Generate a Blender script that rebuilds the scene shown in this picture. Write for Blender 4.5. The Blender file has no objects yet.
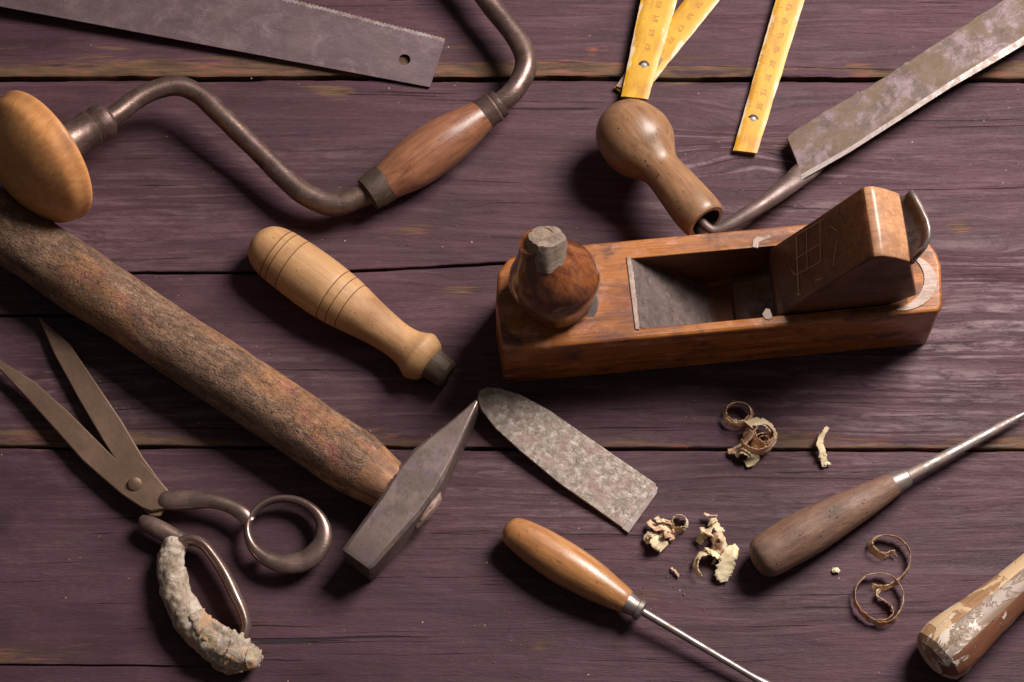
import bpy, bmesh, math, random
from mathutils import Vector, Matrix, noise
random.seed(7)
S = bpy.context.scene
COL = S.collection
V = Vector
MM = 0.001
R = math.radians

# ------------------------------------------------------------------ camera
W_, H_ = 1024, 682
TILT = R(20); DIST = 1.6; SENS = 36.0
LENS = SENS * DIST / (1024 * 0.0006)
cam_d = bpy.data.cameras.new('camera'); cam = bpy.data.objects.new('camera', cam_d); COL.objects.link(cam)
cam_d.lens = LENS; cam_d.sensor_width = SENS; cam_d.clip_end = 50; cam_d.clip_start = 0.05
CP = V((0, -DIST*math.sin(TILT), DIST*math.cos(TILT)))
cam.location = CP; cam.rotation_euler = (TILT, 0, 0)
S.camera = cam
RX = V((1, 0, 0)); UP = V((0, math.cos(TILT), math.sin(TILT))); FW = -CP.normalized()

def ray(px, py):
    x = (px - W_/2)/W_*SENS/LENS; y = -(py - H_/2)/W_*SENS/LENS
    return (FW + RX*x + UP*y)
def P(px, py, h=0.0):
    """photo measurement -> point at height h (mm) above the table"""
    d = ray(px, py); return CP + d*((h*MM - CP.z)/d.z)
def on_plane(px, py, p0, n):
    d = ray(px, py); return CP + d*((p0-CP).dot(n)/d.dot(n))

# ------------------------------------------------------------------ objects
def tag(o, label=None, cat=None, group=None, kind=None):
    if label: o['label'] = label
    if cat: o['category'] = cat
    if group: o['group'] = group
    if kind: o['kind'] = kind
    return o
def thing(name, loc, label, cat, group=None):
    o = bpy.data.objects.new(name, None); COL.objects.link(o)
    o.empty_display_size = 0.02
    o.location = V((loc.x, loc.y, 0)); return tag(o, label, cat, group)
def link(name, verts, faces, mats, parent=None, M=None, smooth=35, fmat=None, bevel=0, seg=2, solid=0):
    me = bpy.data.meshes.new(name); me.from_pydata([tuple(v) for v in verts], [], faces)
    bm = bmesh.new(); bm.from_mesh(me); bmesh.ops.recalc_face_normals(bm, faces=bm.faces); bm.to_mesh(me); bm.free()
    for m in (mats if isinstance(mats, (list, tuple)) else [mats]): me.materials.append(m)
    if fmat:
        for p, i in zip(me.polygons, fmat): p.material_index = i
    if smooth:
        for p in me.polygons: p.use_smooth = True
        me.set_sharp_from_angle(angle=R(smooth))
    o = bpy.data.objects.new(name, me); COL.objects.link(o)
    M = M or Matrix.Identity(4)
    if parent:
        o.parent = parent
        base = Matrix.Translation(parent.location) if parent.parent is None else parent['_m'] if False else None
        pw = world_of(parent)
        o.matrix_local = pw.inverted() @ M
    else:
        o.matrix_local = M
    WM[o.name] = M.copy()
    if solid:
        s = o.modifiers.new('thickness', 'SOLIDIFY'); s.thickness = solid; s.offset = 0
    if bevel:
        b = o.modifiers.new('bevel', 'BEVEL'); b.width = bevel*MM; b.segments = seg; b.limit_method = 'ANGLE'; b.angle_limit = R(30)
        b.harden_normals = False
    return o
WM = {}
def world_of(o):
    if o.name in WM: return WM[o.name]
    return Matrix.Translation(o.location)

def frame(A, B, up=V((0, 0, 1))):
    x = (B-A).normalized(); z = (up - x*up.dot(x)).normalized(); y = z.cross(x)
    return Matrix(((x.x, y.x, z.x, A.x), (x.y, y.y, z.y, A.y), (x.z, y.z, z.z, A.z), (0, 0, 0, 1)))

def nz(p, s, seed=0.0):
    return noise.noise(V((p.x*s+seed, p.y*s+seed*1.7, p.z*s-seed)))

def lathe(name, A, B, prof, mats, parent=None, n=48, disp=0.0, dscale=60, smooth=35, seed=1.0, up=V((0, 0, 1)),
          facet=None, bevel=0, close=True, rough_end=0.0, squash=1.0, fine=0.0):
    """prof: (t 0..1, r mm[, material index]) along A->B; catmull refined when 'r' passed as smooth list"""
    M = frame(A, B, up); L = (B-A).length
    vs = []; fs = []; fm = []
    k = len(prof)
    for i, pr in enumerate(prof):
        t, r = pr[0], pr[1]*MM
        for j in range(n):
            a = 2*math.pi*j/n
            if facet: a += math.pi/n
            c, s_ = math.cos(a), math.sin(a)
            p = V((t*L, s_*r, c*r*squash))
            if disp or fine:
                q = p*1.0
                rr = 1 + 0
                d = nz(q, dscale, seed)*disp*MM + nz(q, dscale*5, seed+3)*fine*MM
                p += V((0, s_, c))*d
            if rough_end and (i == k-1 or i == 0): p.x += nz(V((0, s_*r, c*r)), 400, seed)*rough_end*MM
            vs.append(p)
    for i in range(k-1):
        for j in range(n):
            fs.append((i*n+j, i*n+(j+1) % n, (i+1)*n+(j+1) % n, (i+1)*n+j))
            fm.append(facet(j) if facet else (prof[i+1][2] if len(prof[i+1]) > 2 else 0))
    if close:
        for i0, tt, mi in ((0, prof[0][0], 0), ((k-1)*n, prof[-1][0], k-1)):
            vs.append(V((tt*L, 0, 0))); c = len(vs)-1
            m_ = prof[mi][2] if len(prof[mi]) > 2 else 0
            for j in range(n):
                fs.append((i0+j, i0+(j+1) % n, c)); fm.append(m_)
    return link(name, vs, fs, mats, parent, M, smooth, fm, bevel)

def crom(pts, sub=8):
    out = []; n = len(pts)
    for i in range(n-1):
        p0 = pts[max(i-1, 0)]; p1 = pts[i]; p2 = pts[i+1]; p3 = pts[min(i+2, n-1)]
        for s in range(sub):
            t = s/sub
            out.append([0.5*((2*b)+(-a+c)*t+(2*a-5*b+4*c-d)*t*t+(-a+3*b-3*c+d)*t**3) for a, b, c, d in zip(p0, p1, p2, p3)])
    out.append(list(pts[-1])); return out
def prof_s(pts, sub=6):
    """smooth profile"""
    return [(a, max(b, 0.05)) for a, b in crom([list(p[:2]) for p in pts], sub)]

def tube(name, pts, mats, parent=None, n=20, sub=8, disp=0, dscale=60, closed=False, asp=1.0, seed=2.0, fine=0, smooth=60, sm=True, ridge=0, turns=0):
    """pts: (px,py,h,r mm [,asp]) ; asp = vertical/horizontal ratio of the section"""
    c = crom([list(p) if len(p) > 4 else list(p)+[asp] for p in pts], sub) if sm else [list(p)+[asp] for p in pts]
    W = [(P(q[0], q[1], q[2]), q[3]*MM, q[4]) for q in c]
    if closed: W = W[:-1]
    vs = []; fs = []; k = len(W)
    for i, (p, r, a_) in enumerate(W):
        if closed: t = (W[(i+1) % k][0]-W[i-1][0])
        else: t = (W[min(i+1, k-1)][0]-W[max(i-1, 0)][0])
        t.normalize(); side = t.cross(V((0, 0, 1))).normalized(); u = side.cross(t)
        for j in range(n):
            a = 2*math.pi*j/n; d = side*math.cos(a)*r + u*math.sin(a)*r*a_
            q = p + d
            if turns:
                ph = (i/(k-1)*turns + a/(2*math.pi) + 0.25*nz(q, 60, seed)) % 1.0
                q = q + d.normalized()*(0.9*(1-ph) - 0.4)*MM
            if disp or fine:
                dd = nz(q, dscale, seed)*disp*MM + nz(q, dscale*4, seed+5)*fine*MM
                if ridge: dd += abs(nz(q, dscale*1.7, seed+9))*ridge*MM
                q = q + d.normalized()*dd
            vs.append(q)
    for i in range(k if closed else k-1):
        for j in range(n):
            a = i*n+j; b = i*n+(j+1) % n; i2 = (i+1) % k
            fs.append((a, b, i2*n+(j+1) % n, i2*n+j))
    if not closed:
        fs.append(tuple(range(n))[::-1]); fs.append(tuple((k-1)*n+j for j in range(n)))
    o0 = parent.location if parent else W[0][0]
    M = Matrix.Translation(V((W[0][0].x, W[0][0].y, 0)))
    Mi = M.inverted()
    return link(name, [Mi @ v for v in vs], fs, mats, parent, M, smooth)

def plate(name, pts, anchors, thick, mats, parent=None, bevel=0.4, holes=None, smooth=30, axis=None, ssub=0):
    """pts: pixel outline of the top face; anchors: three (px,py,h) that give the plane of the top face"""
    a, b, c = [P(*q) for q in anchors]
    n = (b-a).cross(c-a).normalized()
    if n.z < 0: n = -n
    if axis: x = (P(*axis[1])-P(*axis[0]))
    else: x = b-a
    x = (x - n*x.dot(n)).normalized(); y = n.cross(x)
    M = Matrix(((x.x, y.x, n.x, a.x), (x.y, y.y, n.y, a.y), (x.z, y.z, n.z, a.z), (0, 0, 0, 1))); Mi = M.inverted()
    if ssub: pts = crom([list(p) for p in pts], ssub)
    loop = [Mi @ on_plane(q[0], q[1], a, n) for q in pts]
    bm = bmesh.new()
    vs = [bm.verts.new((p.x, p.y, 0)) for p in loop]
    edges = [bm.edges.new((vs[i], vs[(i+1) % len(vs)])) for i in range(len(vs))]
    if holes:
        for (hx, hy, hr) in holes:
            cc = Mi @ on_plane(hx, hy, a, n); hv = []
            for i in range(24):
                an = 2*math.pi*i/24; hv.append(bm.verts.new((cc.x+hr*MM*math.cos(an), cc.y+hr*MM*math.sin(an), 0)))
            edges += [bm.edges.new((hv[i], hv[(i+1) % 24])) for i in range(24)]
    if holes:
        r = bmesh.ops.triangle_fill(bm, edges=edges, use_beauty=True, use_dissolve=False)
    else:
        bm.faces.new(vs)
    for f in bm.faces:
        f.normal_update()
    ex = bmesh.ops.extrude_face_region(bm, geom=list(bm.faces))
    for e in ex['geom']:
        if isinstance(e, bmesh.types.BMVert): e.co.z -= thick*MM
    bm.verts.ensure_lookup_table(); bm.verts.index_update()
    verts = [v.co.copy() for v in bm.verts]; faces = [tuple(v.index for v in f.verts) for f in bm.faces]
    bm.free()
    return link(name, verts, faces, mats, parent, M, smooth, None, bevel), M

def ribbon(name, pts, mats, parent=None, sub=8, thick=0.16, tilt0=90, noise_w=0.15, seed=0.0, sm=True, edge_n=0.5):
    """curl of shaved wood. pts: (px,py,h of centre,width mm,tilt deg: 90 = standing on edge, 0 = lying flat)"""
    c = crom([list(p) for p in pts], sub)
    Ws = [(P(q[0], q[1], q[2]), q[3]*MM, R(q[4])) for q in c]
    vs = []; fs = []; k = len(Ws); m = 5
    for i, (p, w, tl) in enumerate(Ws):
        t = (Ws[min(i+1, k-1)][0]-Ws[max(i-1, 0)][0])
        if t.length < 1e-9: t = V((1, 0, 0))
        t.normalize(); side = t.cross(V((0, 0, 1))).normalized(); u = side.cross(t)
        d = side*math.cos(tl)+u*math.sin(tl)
        for j in range(m+1):
            f = j/m-0.5
            e = 1 + (noise_w*nz(V((i*0.4, j*3.0, 0)), 1.0, seed) + (edge_n*nz(V((i*0.55, (0 if j == 0 else 7), 2)), 1.0, seed) if j in (0, m) else 0))
            vs.append(p + d*w*f*e + (side+u)*0.0008*nz(V((i*.35, j*.8, 1)), 1, seed))
    for i in range(k-1):
        for j in range(m): fs.append((i*(m+1)+j, i*(m+1)+j+1, (i+1)*(m+1)+j+1, (i+1)*(m+1)+j))
    M = Matrix.Translation(V((Ws[0][0].x, Ws[0][0].y, 0))); Mi = M.inverted()
    return link(name, [Mi @ v for v in vs], fs, mats, parent, M, 180, None, 0, solid=thick*MM)

# ------------------------------------------------------------------ materials
class NT:
    def __init__(s, name):
        s.m = bpy.data.materials.new(name); s.m.use_nodes = True; s.t = s.m.node_tree
        s.b = s.t.nodes['Principled BSDF']; s.out = s.t.nodes['Material Output']
        s.co = s.new('ShaderNodeTexCoord').outputs['Object']
    def new(s, k): return s.t.nodes.new(k)
    def lk(s, a, b):
        if isinstance(a, (int, float)): b.default_value = a
        elif isinstance(a, (tuple, list)): b.default_value = tuple(a) if len(a) == 4 or len(b.default_value) == 3 else tuple(a)+(1,)
        else: s.t.links.new(a, b)
    def map(s, sc, rot=(0, 0, 0), loc=(0, 0, 0), src=None):
        m = s.new('ShaderNodeMapping'); s.lk(src or s.co, m.inputs[0]); m.inputs['Scale'].default_value = sc; m.inputs['Rotation'].default_value = rot; m.inputs['Location'].default_value = loc
        return m.outputs[0]
    def noise(s, sc, scale=1.0, detail=5, rough=0.55, dist=0.0, loc=(0, 0, 0), rot=(0, 0, 0), src=None):
        n = s.new('ShaderNodeTexNoise'); s.lk(s.map(sc if isinstance(sc, tuple) else (sc,)*3, rot, loc, src), n.inputs['Vector'])
        n.inputs['Scale'].default_value = scale; n.inputs['Detail'].default_value = detail; n.inputs['Roughness'].default_value = rough; n.inputs['Distortion'].default_value = dist
        return n.outputs[0]
    def vor(s, sc, feat='F1', loc=(0, 0, 0), rnd=1.0, out=0, src=None, rot=(0, 0, 0)):
        n = s.new('ShaderNodeTexVoronoi'); n.feature = feat; s.lk(s.map(sc if isinstance(sc, tuple) else (sc,)*3, rot, loc, src), n.inputs['Vector'])
        n.inputs['Scale'].default_value = 1; n.inputs['Randomness'].default_value = rnd
        return n.outputs[out]
    def ramp(s, f, stops, interp='LINEAR'):
        r = s.new('ShaderNodeValToRGB'); s.lk(f, r.inputs[0]); cr = r.color_ramp; cr.interpolation = interp
        while len(cr.elements) < len(stops): cr.elements.new(0.5)
        for e, (p, c) in zip(cr.elements, stops):
            e.position = p; e.color = (c, c, c, 1) if isinstance(c, (int, float)) else tuple(c)+(1,)
        return r.outputs[0]
    def thr(s, f, a, b): return s.ramp(f, [(a, 0.0), (b, 1.0)])
    def mix(s, f, a, b, mode='MIX'):
        n = s.new('ShaderNodeMix'); n.data_type = 'RGBA'; n.blend_type = mode
        s.lk(f, n.inputs[0]); s.lk(a, n.inputs[6]); s.lk(b, n.inputs[7]); return n.outputs[2]
    def math(s, op, a, b=0.0, clamp=False):
        n = s.new('ShaderNodeMath'); n.operation = op; n.use_clamp = clamp; s.lk(a, n.inputs[0]); s.lk(b, n.inputs[1]); return n.outputs[0]
    def attr(s, name):
        n = s.new('ShaderNodeAttribute'); n.attribute_name = name; return n.outputs['Fac']
    def bump(s, h, strength, dist=0.001, prev=None):
        n = s.new('ShaderNodeBump'); s.lk(h, n.inputs['Height']); n.inputs['Strength'].default_value = strength; n.inputs['Distance'].default_value = dist
        if prev is not None: s.lk(prev, n.inputs['Normal'])
        return n.outputs[0]
    def edge(s, rad, a=0.03, b=0.16):
        bv = s.new('ShaderNodeBevel'); bv.samples = 6; bv.inputs['Radius'].default_value = rad*MM
        g = s.new('ShaderNodeNewGeometry'); d = s.new('ShaderNodeVectorMath'); d.operation = 'DOT_PRODUCT'
        s.lk(bv.outputs[0], d.inputs[0]); s.lk(g.outputs['Normal'], d.inputs[1])
        return s.thr(s.math('SUBTRACT', 1.0, d.outputs['Value']), a, b)
    def fin(s, col, rough, metal=0.0, bump=None, spec=0.5, coat=0.0, coat_r=0.2):
        s.lk(col, s.b.inputs['Base Color']); s.lk(rough, s.b.inputs['Roughness']); s.lk(metal, s.b.inputs['Metallic'])
        s.lk(spec, s.b.inputs['Specular IOR Level'])
        if coat: s.b.inputs['Coat Weight'].default_value = coat; s.b.inputs['Coat Roughness'].default_value = coat_r
        if bump is not None: s.lk(bump, s.b.inputs['Normal'])
        return s.m

def wood(name, light, dark, dirt=(0.03, 0.018, 0.01), dirt_amt=0.5, rough=0.45, grain=420, glen=22, coat=0.0, bs=0.25, spots=0.0, seed=0.0, coat_r=0.25, blot=45, spec=0.4, contrast=(0.3, 0.72), edge=None, eamt=0.6):
    n = NT(name); L = (seed, seed*2, seed*3)
    g = n.noise((glen, grain, grain), 1, 6, 0.6, 0.8, L)
    g2 = n.noise((glen*3, grain*4, grain*4), 1, 4, 0.6, 0.3, L)
    col = n.ramp(g, [(contrast[0], dark), (contrast[1], light)])
    col = n.mix(n.math('MULTIPLY', n.thr(g2, 0.5, 0.75), 0.35), col, dark)
    b = n.noise((blot*0.7, blot, blot), 1, 5, 0.6, 0.2, (seed+5, 1, 2))
    col = n.mix(n.math('MULTIPLY', n.thr(b, 0.48, 0.72), dirt_amt), col, dirt)
    b2 = n.noise(blot*0.45, 1, 3, 0.5, 0, (seed+9, 4, 2))
    col = n.mix(0.5, col, n.ramp(b2, [(0.3, (0.55, 0.5, 0.45)), (0.7, (1.25, 1.2, 1.15))]), 'MULTIPLY')
    if spots:
        v = n.vor(260, loc=(seed, 0, 3)); k = n.noise(70, 1, 2, 0.5, 0, (seed+2, 7, 1))
        sp = n.math('MULTIPLY', n.ramp(v, [(0.10, 1.0), (0.22, 0.0)]), n.thr(k, 0.45, 0.6))
        col = n.mix(n.math('MULTIPLY', sp, spots), col, (0.02, 0.012, 0.008))
    if edge:
        ew = n.math('MULTIPLY', n.edge(2.0), n.ramp(b2, [(0.35, 0.3), (0.6, 1.0)]))
        col = n.mix(n.math('MULTIPLY', ew, eamt), col, edge)
    r = n.ramp(b, [(0.3, max(rough-0.12, 0.05)), (0.7, min(rough+0.18, 1))])
    bp = n.bump(g2, bs, 0.0004, n.bump(b, bs*0.8, 0.0012))
    return n.fin(col, r, 0, bp, spec, coat, coat_r)

def metal(name, base, dark, rust=(0.12, 0.055, 0.025), rust_amt=0.5, rough=0.42, met=0.75, pit=0.3, sc=90, seed=0.0, stretch=(1, 1, 1), rt=(0.5, 0.68), bright=None, edge=0.0, btr=(0.48, 0.68)):
    n = NT(name)
    a = n.noise(tuple(sc*q for q in stretch), 1, 7, 0.62, 0.3, (seed, seed, 0))
    f = n.noise(sc*9, 1, 4, 0.6, 0, (seed, 3, 1))
    col = n.ramp(a, [(0.3, dark), (0.68, base)])
    if bright:
        bb = n.noise(sc*1.6, 1, 6, 0.7, 0.4, (seed+4, 2, 8))
        col = n.mix(n.thr(bb, btr[0], btr[1]), col, bright)
    ru = n.noise(sc*0.6, 1, 6, 0.65, 0.3, (seed+8, 1, 5))
    rf = n.math('MULTIPLY', n.thr(ru, rt[0], rt[1]), rust_amt)
    col = n.mix(rf, col, rust)
    col = n.mix(n.math('MULTIPLY', n.thr(f, 0.55, 0.75), 0.5), col, dark)
    if edge:
        ew = n.math('MULTIPLY', n.edge(edge), n.ramp(n.noise(sc*1.3, 1, 4, 0.6, 0, (seed, 9, 9)), [(0.35, 0.25), (0.6, 1.0)]))
        col = n.mix(n.math('MULTIPLY', ew, 0.6), col, (0.55, 0.47, 0.43))
    rg = n.math('ADD', n.ramp(a, [(0.3, rough+0.15), (0.7, rough-0.08)]), n.math('MULTIPLY', rf, 0.3), True)
    mt = n.math('MULTIPLY', n.math('SUBTRACT', 1.0, n.math('MULTIPLY', rf, 0.8)), met)
    sc1 = n.noise((120, 2200, 300), 1, 3, 0.6, 0.2, (seed, 6, 2), rot=(0, 0, 0.25))
    col = n.mix(n.math('MULTIPLY', n.thr(sc1, 0.60, 0.72), 0.35), col, n.mix(0.5, base, (0.7, 0.6, 0.55)))
    bp = n.bump(sc1, pit*0.6, 0.0002, n.bump(f, pit*0.6, 0.0003, n.bump(a, pit*0.6, 0.0006)))
    return n.fin(col, rg, mt, bp, 0.5)

# ---- painted table boards
def table_mat():
    n = NT('purple_stained_boards')
    wear = n.attr('wear'); edge = n.attr('seam'); knot = n.attr('knot')
    warp = n.noise((3.0, 14, 1), 1, 3, 0.5, 0, (1, 2, 0))
    # long grain that bends with a slow warp
    cmb = n.new('ShaderNodeCombineXYZ'); sep = n.new('ShaderNodeSeparateXYZ'); n.lk(n.co, sep.inputs[0])
    n.lk(sep.outputs[0], cmb.inputs[0])
    yy = n.math('ADD', sep.outputs[1], n.math('MULTIPLY', warp, 0.022))
    yy = n.math('ADD', yy, n.attr('bend'))
    n.lk(yy, cmb.inputs[1]); n.lk(sep.outputs[2], cmb.inputs[2])
    C = cmb.outputs[0]
    g = n.noise((12, 190, 20), 1, 7, 0.66, 1.0, (0, 0, 0), src=C)
    fine = n.noise((55, 1000, 40), 1, 5, 0.65, 0.4, (3, 1, 0), src=C)
    we0 = n.attr('weather')
    fib = n.noise((190, 2000, 60), 1, 3, 0.6, 0.2, (9, 1, 0), src=C)
    blot = n.noise((9, 26, 10), 1, 6, 0.62, 0.5, (4, 7, 0))
    crack = n.noise((6, 330, 10), 1, 3, 0.5, 1.0, (12, 5, 0), src=C)
    col = n.ramp(g, [(0.28, (0.038, 0.014, 0.019)), (0.5, (0.071, 0.029, 0.039)), (0.72, (0.120, 0.062, 0.077))])
    col = n.mix(n.math('ADD', 0.25, n.math('MULTIPLY', we0, 0.75), True), (0.065, 0.027, 0.035), col)
    col = n.mix(n.math('ADD', 0.12, n.math('MULTIPLY', we0, 0.5)), col, n.ramp(fine, [(0.3, (0.62, 0.58, 0.6)), (0.7, (1.3, 1.28, 1.28))]), 'MULTIPLY')
    col = n.mix(0.6, col, n.ramp(blot, [(0.3, (0.42, 0.34, 0.36)), (0.52, (1.0, 0.97, 0.98)), (0.7, (1.4, 1.38, 1.4))]), 'MULTIPLY')
    # greyish dusty fibres
    dust = n.math('MULTIPLY', n.thr(fib, 0.56, 0.74), n.thr(blot, 0.42, 0.62))
    col = n.mix(n.math('MULTIPLY', dust, 0.4), col, (0.22, 0.14, 0.155))
    # olive brown worn patches with ragged edges
    w1 = n.noise((16, 190, 30), 1, 7, 0.68, 0.8, (2, 9, 4), src=C)
    wv = n.math('ADD', w1, n.math('MULTIPLY', n.math('MULTIPLY', wear, n.ramp(n.noise((5, 9, 5), 1, 3, 0.6, 0, (6, 6, 1)), [(0.36, 0.35), (0.54, 1.0)])), 0.50))
    wm = n.thr(wv, 0.66, 0.76)
    wc = n.ramp(n.noise((35, 300, 30), 1, 5, 0.6, 0.3, (1, 1, 6)), [(0.35, (0.07, 0.038, 0.02)), (0.48, (0.13, 0.075, 0.038)), (0.56, (0.16, 0.085, 0.045)), (0.62, (0.27, 0.075, 0.055)), (0.72, (0.30, 0.13, 0.06))])
    col = n.mix(n.math('MULTIPLY', wm, 0.85), col, wc)
    # chips of bare wood, few
    cv = n.vor((130, 260, 100), loc=(2, 2, 0)); ck = n.noise((22, 40, 10), 1, 3, 0.6, 0, (8, 3, 0))
    chip = n.math('MULTIPLY', n.ramp(cv, [(0.05, 1.0), (0.12, 0.0)]), n.thr(ck, 0.59, 0.63))
    col = n.mix(chip, col, (0.24, 0.15, 0.075))
    sv = n.vor((170, 210, 100), loc=(5, 2, 0)); sk = n.noise(160, 1, 1, 0.5, 0, (3, 3, 0))
    spk = n.math('MULTIPLY', n.ramp(sv, [(0.05, 1.0), (0.10, 0.0)]), n.thr(sk, 0.66, 0.68))
    col = n.mix(spk, col, (0.55, 0.42, 0.33))
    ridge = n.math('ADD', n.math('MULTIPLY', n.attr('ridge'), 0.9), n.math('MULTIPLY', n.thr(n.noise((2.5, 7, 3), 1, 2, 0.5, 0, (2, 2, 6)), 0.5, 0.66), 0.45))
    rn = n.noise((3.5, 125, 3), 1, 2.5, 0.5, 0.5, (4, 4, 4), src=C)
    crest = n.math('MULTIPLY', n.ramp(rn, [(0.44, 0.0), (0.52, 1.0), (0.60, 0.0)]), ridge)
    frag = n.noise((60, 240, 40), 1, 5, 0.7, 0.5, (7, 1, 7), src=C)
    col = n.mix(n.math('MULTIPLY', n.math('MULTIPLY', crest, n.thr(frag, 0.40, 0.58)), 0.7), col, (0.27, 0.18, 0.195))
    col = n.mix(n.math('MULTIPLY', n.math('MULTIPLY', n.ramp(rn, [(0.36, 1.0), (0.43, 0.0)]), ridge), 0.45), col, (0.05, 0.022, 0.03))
    ckm = n.math('MULTIPLY', n.ramp(crack, [(0.285, 1.0), (0.33, 0.0)]), 0.85)
    col = n.mix(ckm, col, (0.016, 0.009, 0.010))
    col = n.mix(n.math('MULTIPLY', knot, 0.75), col, (0.03, 0.018, 0.02))
    col = n.mix(edge, col, (0.012, 0.007, 0.006))
    rg = n.ramp(blot, [(0.3, 0.5), (0.7, 0.68)])
    rg = n.math('ADD', rg, n.math('MULTIPLY', wm, 0.2), True)
    we = n.attr('weather')
    h = n.math('ADD', n.math('MULTIPLY', g, n.math('ADD', 0.25, n.math('MULTIPLY', we, 0.75))), n.math('MULTIPLY', fine, n.math('ADD', 0.1, n.math('MULTIPLY', we, 0.4))))
    h = n.math('SUBTRACT', h, n.math('MULTIPLY', ckm, 0.8)); h = n.math('SUBTRACT', h, n.math('MULTIPLY', wm, 0.12))
    h = n.math('ADD', h, n.math('MULTIPLY', fib, 0.3)); h = n.math('ADD', h, n.math('MULTIPLY', n.math('MULTIPLY', frag, n.math('ADD', ridge, 0.3)), 0.9))
    h = n.math('ADD', h, n.math('MULTIPLY', n.math('MULTIPLY', rn, ridge), 3.6))
    bp = n.bump(h, 0.75, 0.0011, n.bump(blot, 0.5, 0.002))
    return n.fin(col, rg, 0, bp, 0.28)

M_table = table_mat()
M_saw = metal('saw_steel', (0.165, 0.108, 0.118), (0.085, 0.052, 0.058), (0.12, 0.07, 0.065), 0.6, 0.46, 0.5, 0.3, 45, 1, (0.5, 2.5, 1), bright=(0.24, 0.16, 0.175), btr=(0.5, 0.75))
M_tooth = metal('bright_filed_steel', (0.55, 0.47, 0.47), (0.14, 0.09, 0.10), rust_amt=0.6, rough=0.35, met=0.6, seed=2, sc=160, rt=(0.45, 0.52))
M_rod = metal('brown_patinated_iron', (0.195, 0.125, 0.10), (0.075, 0.045, 0.038), (0.10, 0.055, 0.035), 0.6, 0.36, 0.7, 0.5, 70, 3, bright=(0.21, 0.13, 0.125))
M_iron_dark = metal('dark_iron', (0.17, 0.115, 0.088), (0.06, 0.04, 0.03), (0.08, 0.04, 0.02), 0.5, 0.5, 0.6, 0.35, 90, 4)
M_steel = metal('worn_steel', (0.42, 0.35, 0.33), (0.18, 0.14, 0.12), (0.16, 0.09, 0.06), 0.4, 0.36, 0.75, 0.3, 120, 5)
M_pitted = metal('pitted_iron_blade', (0.37, 0.30, 0.245), (0.17, 0.12, 0.092), (0.22, 0.12, 0.10), 0.6, 0.33, 0.78, 0.5, 150, 6, bright=(0.50, 0.42, 0.37), rt=(0.50, 0.60), edge=0.8, btr=(0.46, 0.62))
M_throat = metal('grey_throat_metal', (0.34, 0.26, 0.235), (0.12, 0.082, 0.075), (0.10, 0.06, 0.05), 0.7, 0.36, 0.6, 0.8, 150, 16, bright=(0.42, 0.34, 0.31), rt=(0.5, 0.62), btr=(0.55, 0.7))
M_draw = metal('drawknife_steel', (0.20, 0.145, 0.13), (0.09, 0.058, 0.048), (0.125, 0.075, 0.04), 0.8, 0.40, 0.62, 0.6, 60, 7, bright=(0.28, 0.20, 0.215), rt=(0.44, 0.54), edge=0.8, btr=(0.44, 0.6))
M_edge = metal('bright_bevel_steel', (0.46, 0.39, 0.375), (0.26, 0.20, 0.18), (0.22, 0.15, 0.10), 0.5, 0.38, 0.75, 0.4, 220, 8, rt=(0.47, 0.55))
M_hammer = metal('forged_hammer_steel', (0.40, 0.31, 0.26), (0.13, 0.088, 0.075), (0.13, 0.08, 0.065), 0.7, 0.30, 0.75, 0.4, 45, 9, bright=(0.30, 0.21, 0.23), edge=1.8, rt=(0.46, 0.6), btr=(0.5, 0.6))
M_bow = metal('dark_forged_loop_steel', (0.36, 0.245, 0.21), (0.16, 0.10, 0.085), (0.12, 0.06, 0.045), 0.5, 0.28, 0.8, 0.3, 70, 20, edge=0.9)
M_sciss = metal('aged_scissor_steel', (0.27, 0.168, 0.115), (0.135, 0.08, 0.053), (0.15, 0.085, 0.06), 0.5, 0.40, 0.6, 0.25, 60, 10, edge=0.8)
M_pad = wood('pale_worn_beech_pad', (0.70, 0.34, 0.13), (0.48, 0.20, 0.065), (0.30, 0.11, 0.04), 0.7, 0.42, 260, 60, 0.12, 0.15, 0.25, 1, blot=35)
M_grip = wood('reddish_brown_grip', (0.36, 0.16, 0.085), (0.17, 0.065, 0.036), (0.12, 0.04, 0.03), 0.75, 0.34, 400, 25, 0.35, 0.4, 0.4, 2, coat_r=0.25)
M_turned = wood('pale_turned_beech', (0.56, 0.325, 0.155), (0.41, 0.205, 0.085), (0.27, 0.11, 0.045), 0.7, 0.5, 600, 40, 0.0, 0.35, 0.4, 3, contrast=(0.2, 0.6))
M_groove = wood('scorched_groove', (0.16, 0.05, 0.02), (0.08, 0.025, 0.012), seed=4)
M_awlh = wood('varnished_orange_handle', (0.56, 0.27, 0.105), (0.36, 0.145, 0.045), (0.20, 0.075, 0.03), 0.6, 0.34, 500, 22, 0.35, 0.3, 0.5, 5, coat_r=0.25, blot=55)
M_awl2 = wood('grimy_brown_awl_handle', (0.27, 0.15, 0.10), (0.13, 0.068, 0.048), (0.09, 0.062, 0.055), 0.95, 0.56, 300, 60, 0.0, 0.9, 0.9, 6, blot=60)
M_ball = wood('speckled_pearwood', (0.37, 0.205, 0.11), (0.21, 0.10, 0.05), (0.09, 0.045, 0.022), 0.6, 0.36, 300, 40, 0.25, 0.25, 0.9, 7, coat_r=0.3)
M_plane = wood('orange_brown_plane_body', (0.47, 0.15, 0.034), (0.25, 0.065, 0.015), (0.07, 0.022, 0.012), 0.9, 0.34, 330, 14, 0.12, 0.5, 0.25, 8, coat_r=0.3, blot=30, edge=(0.60, 0.34, 0.16))
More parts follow.
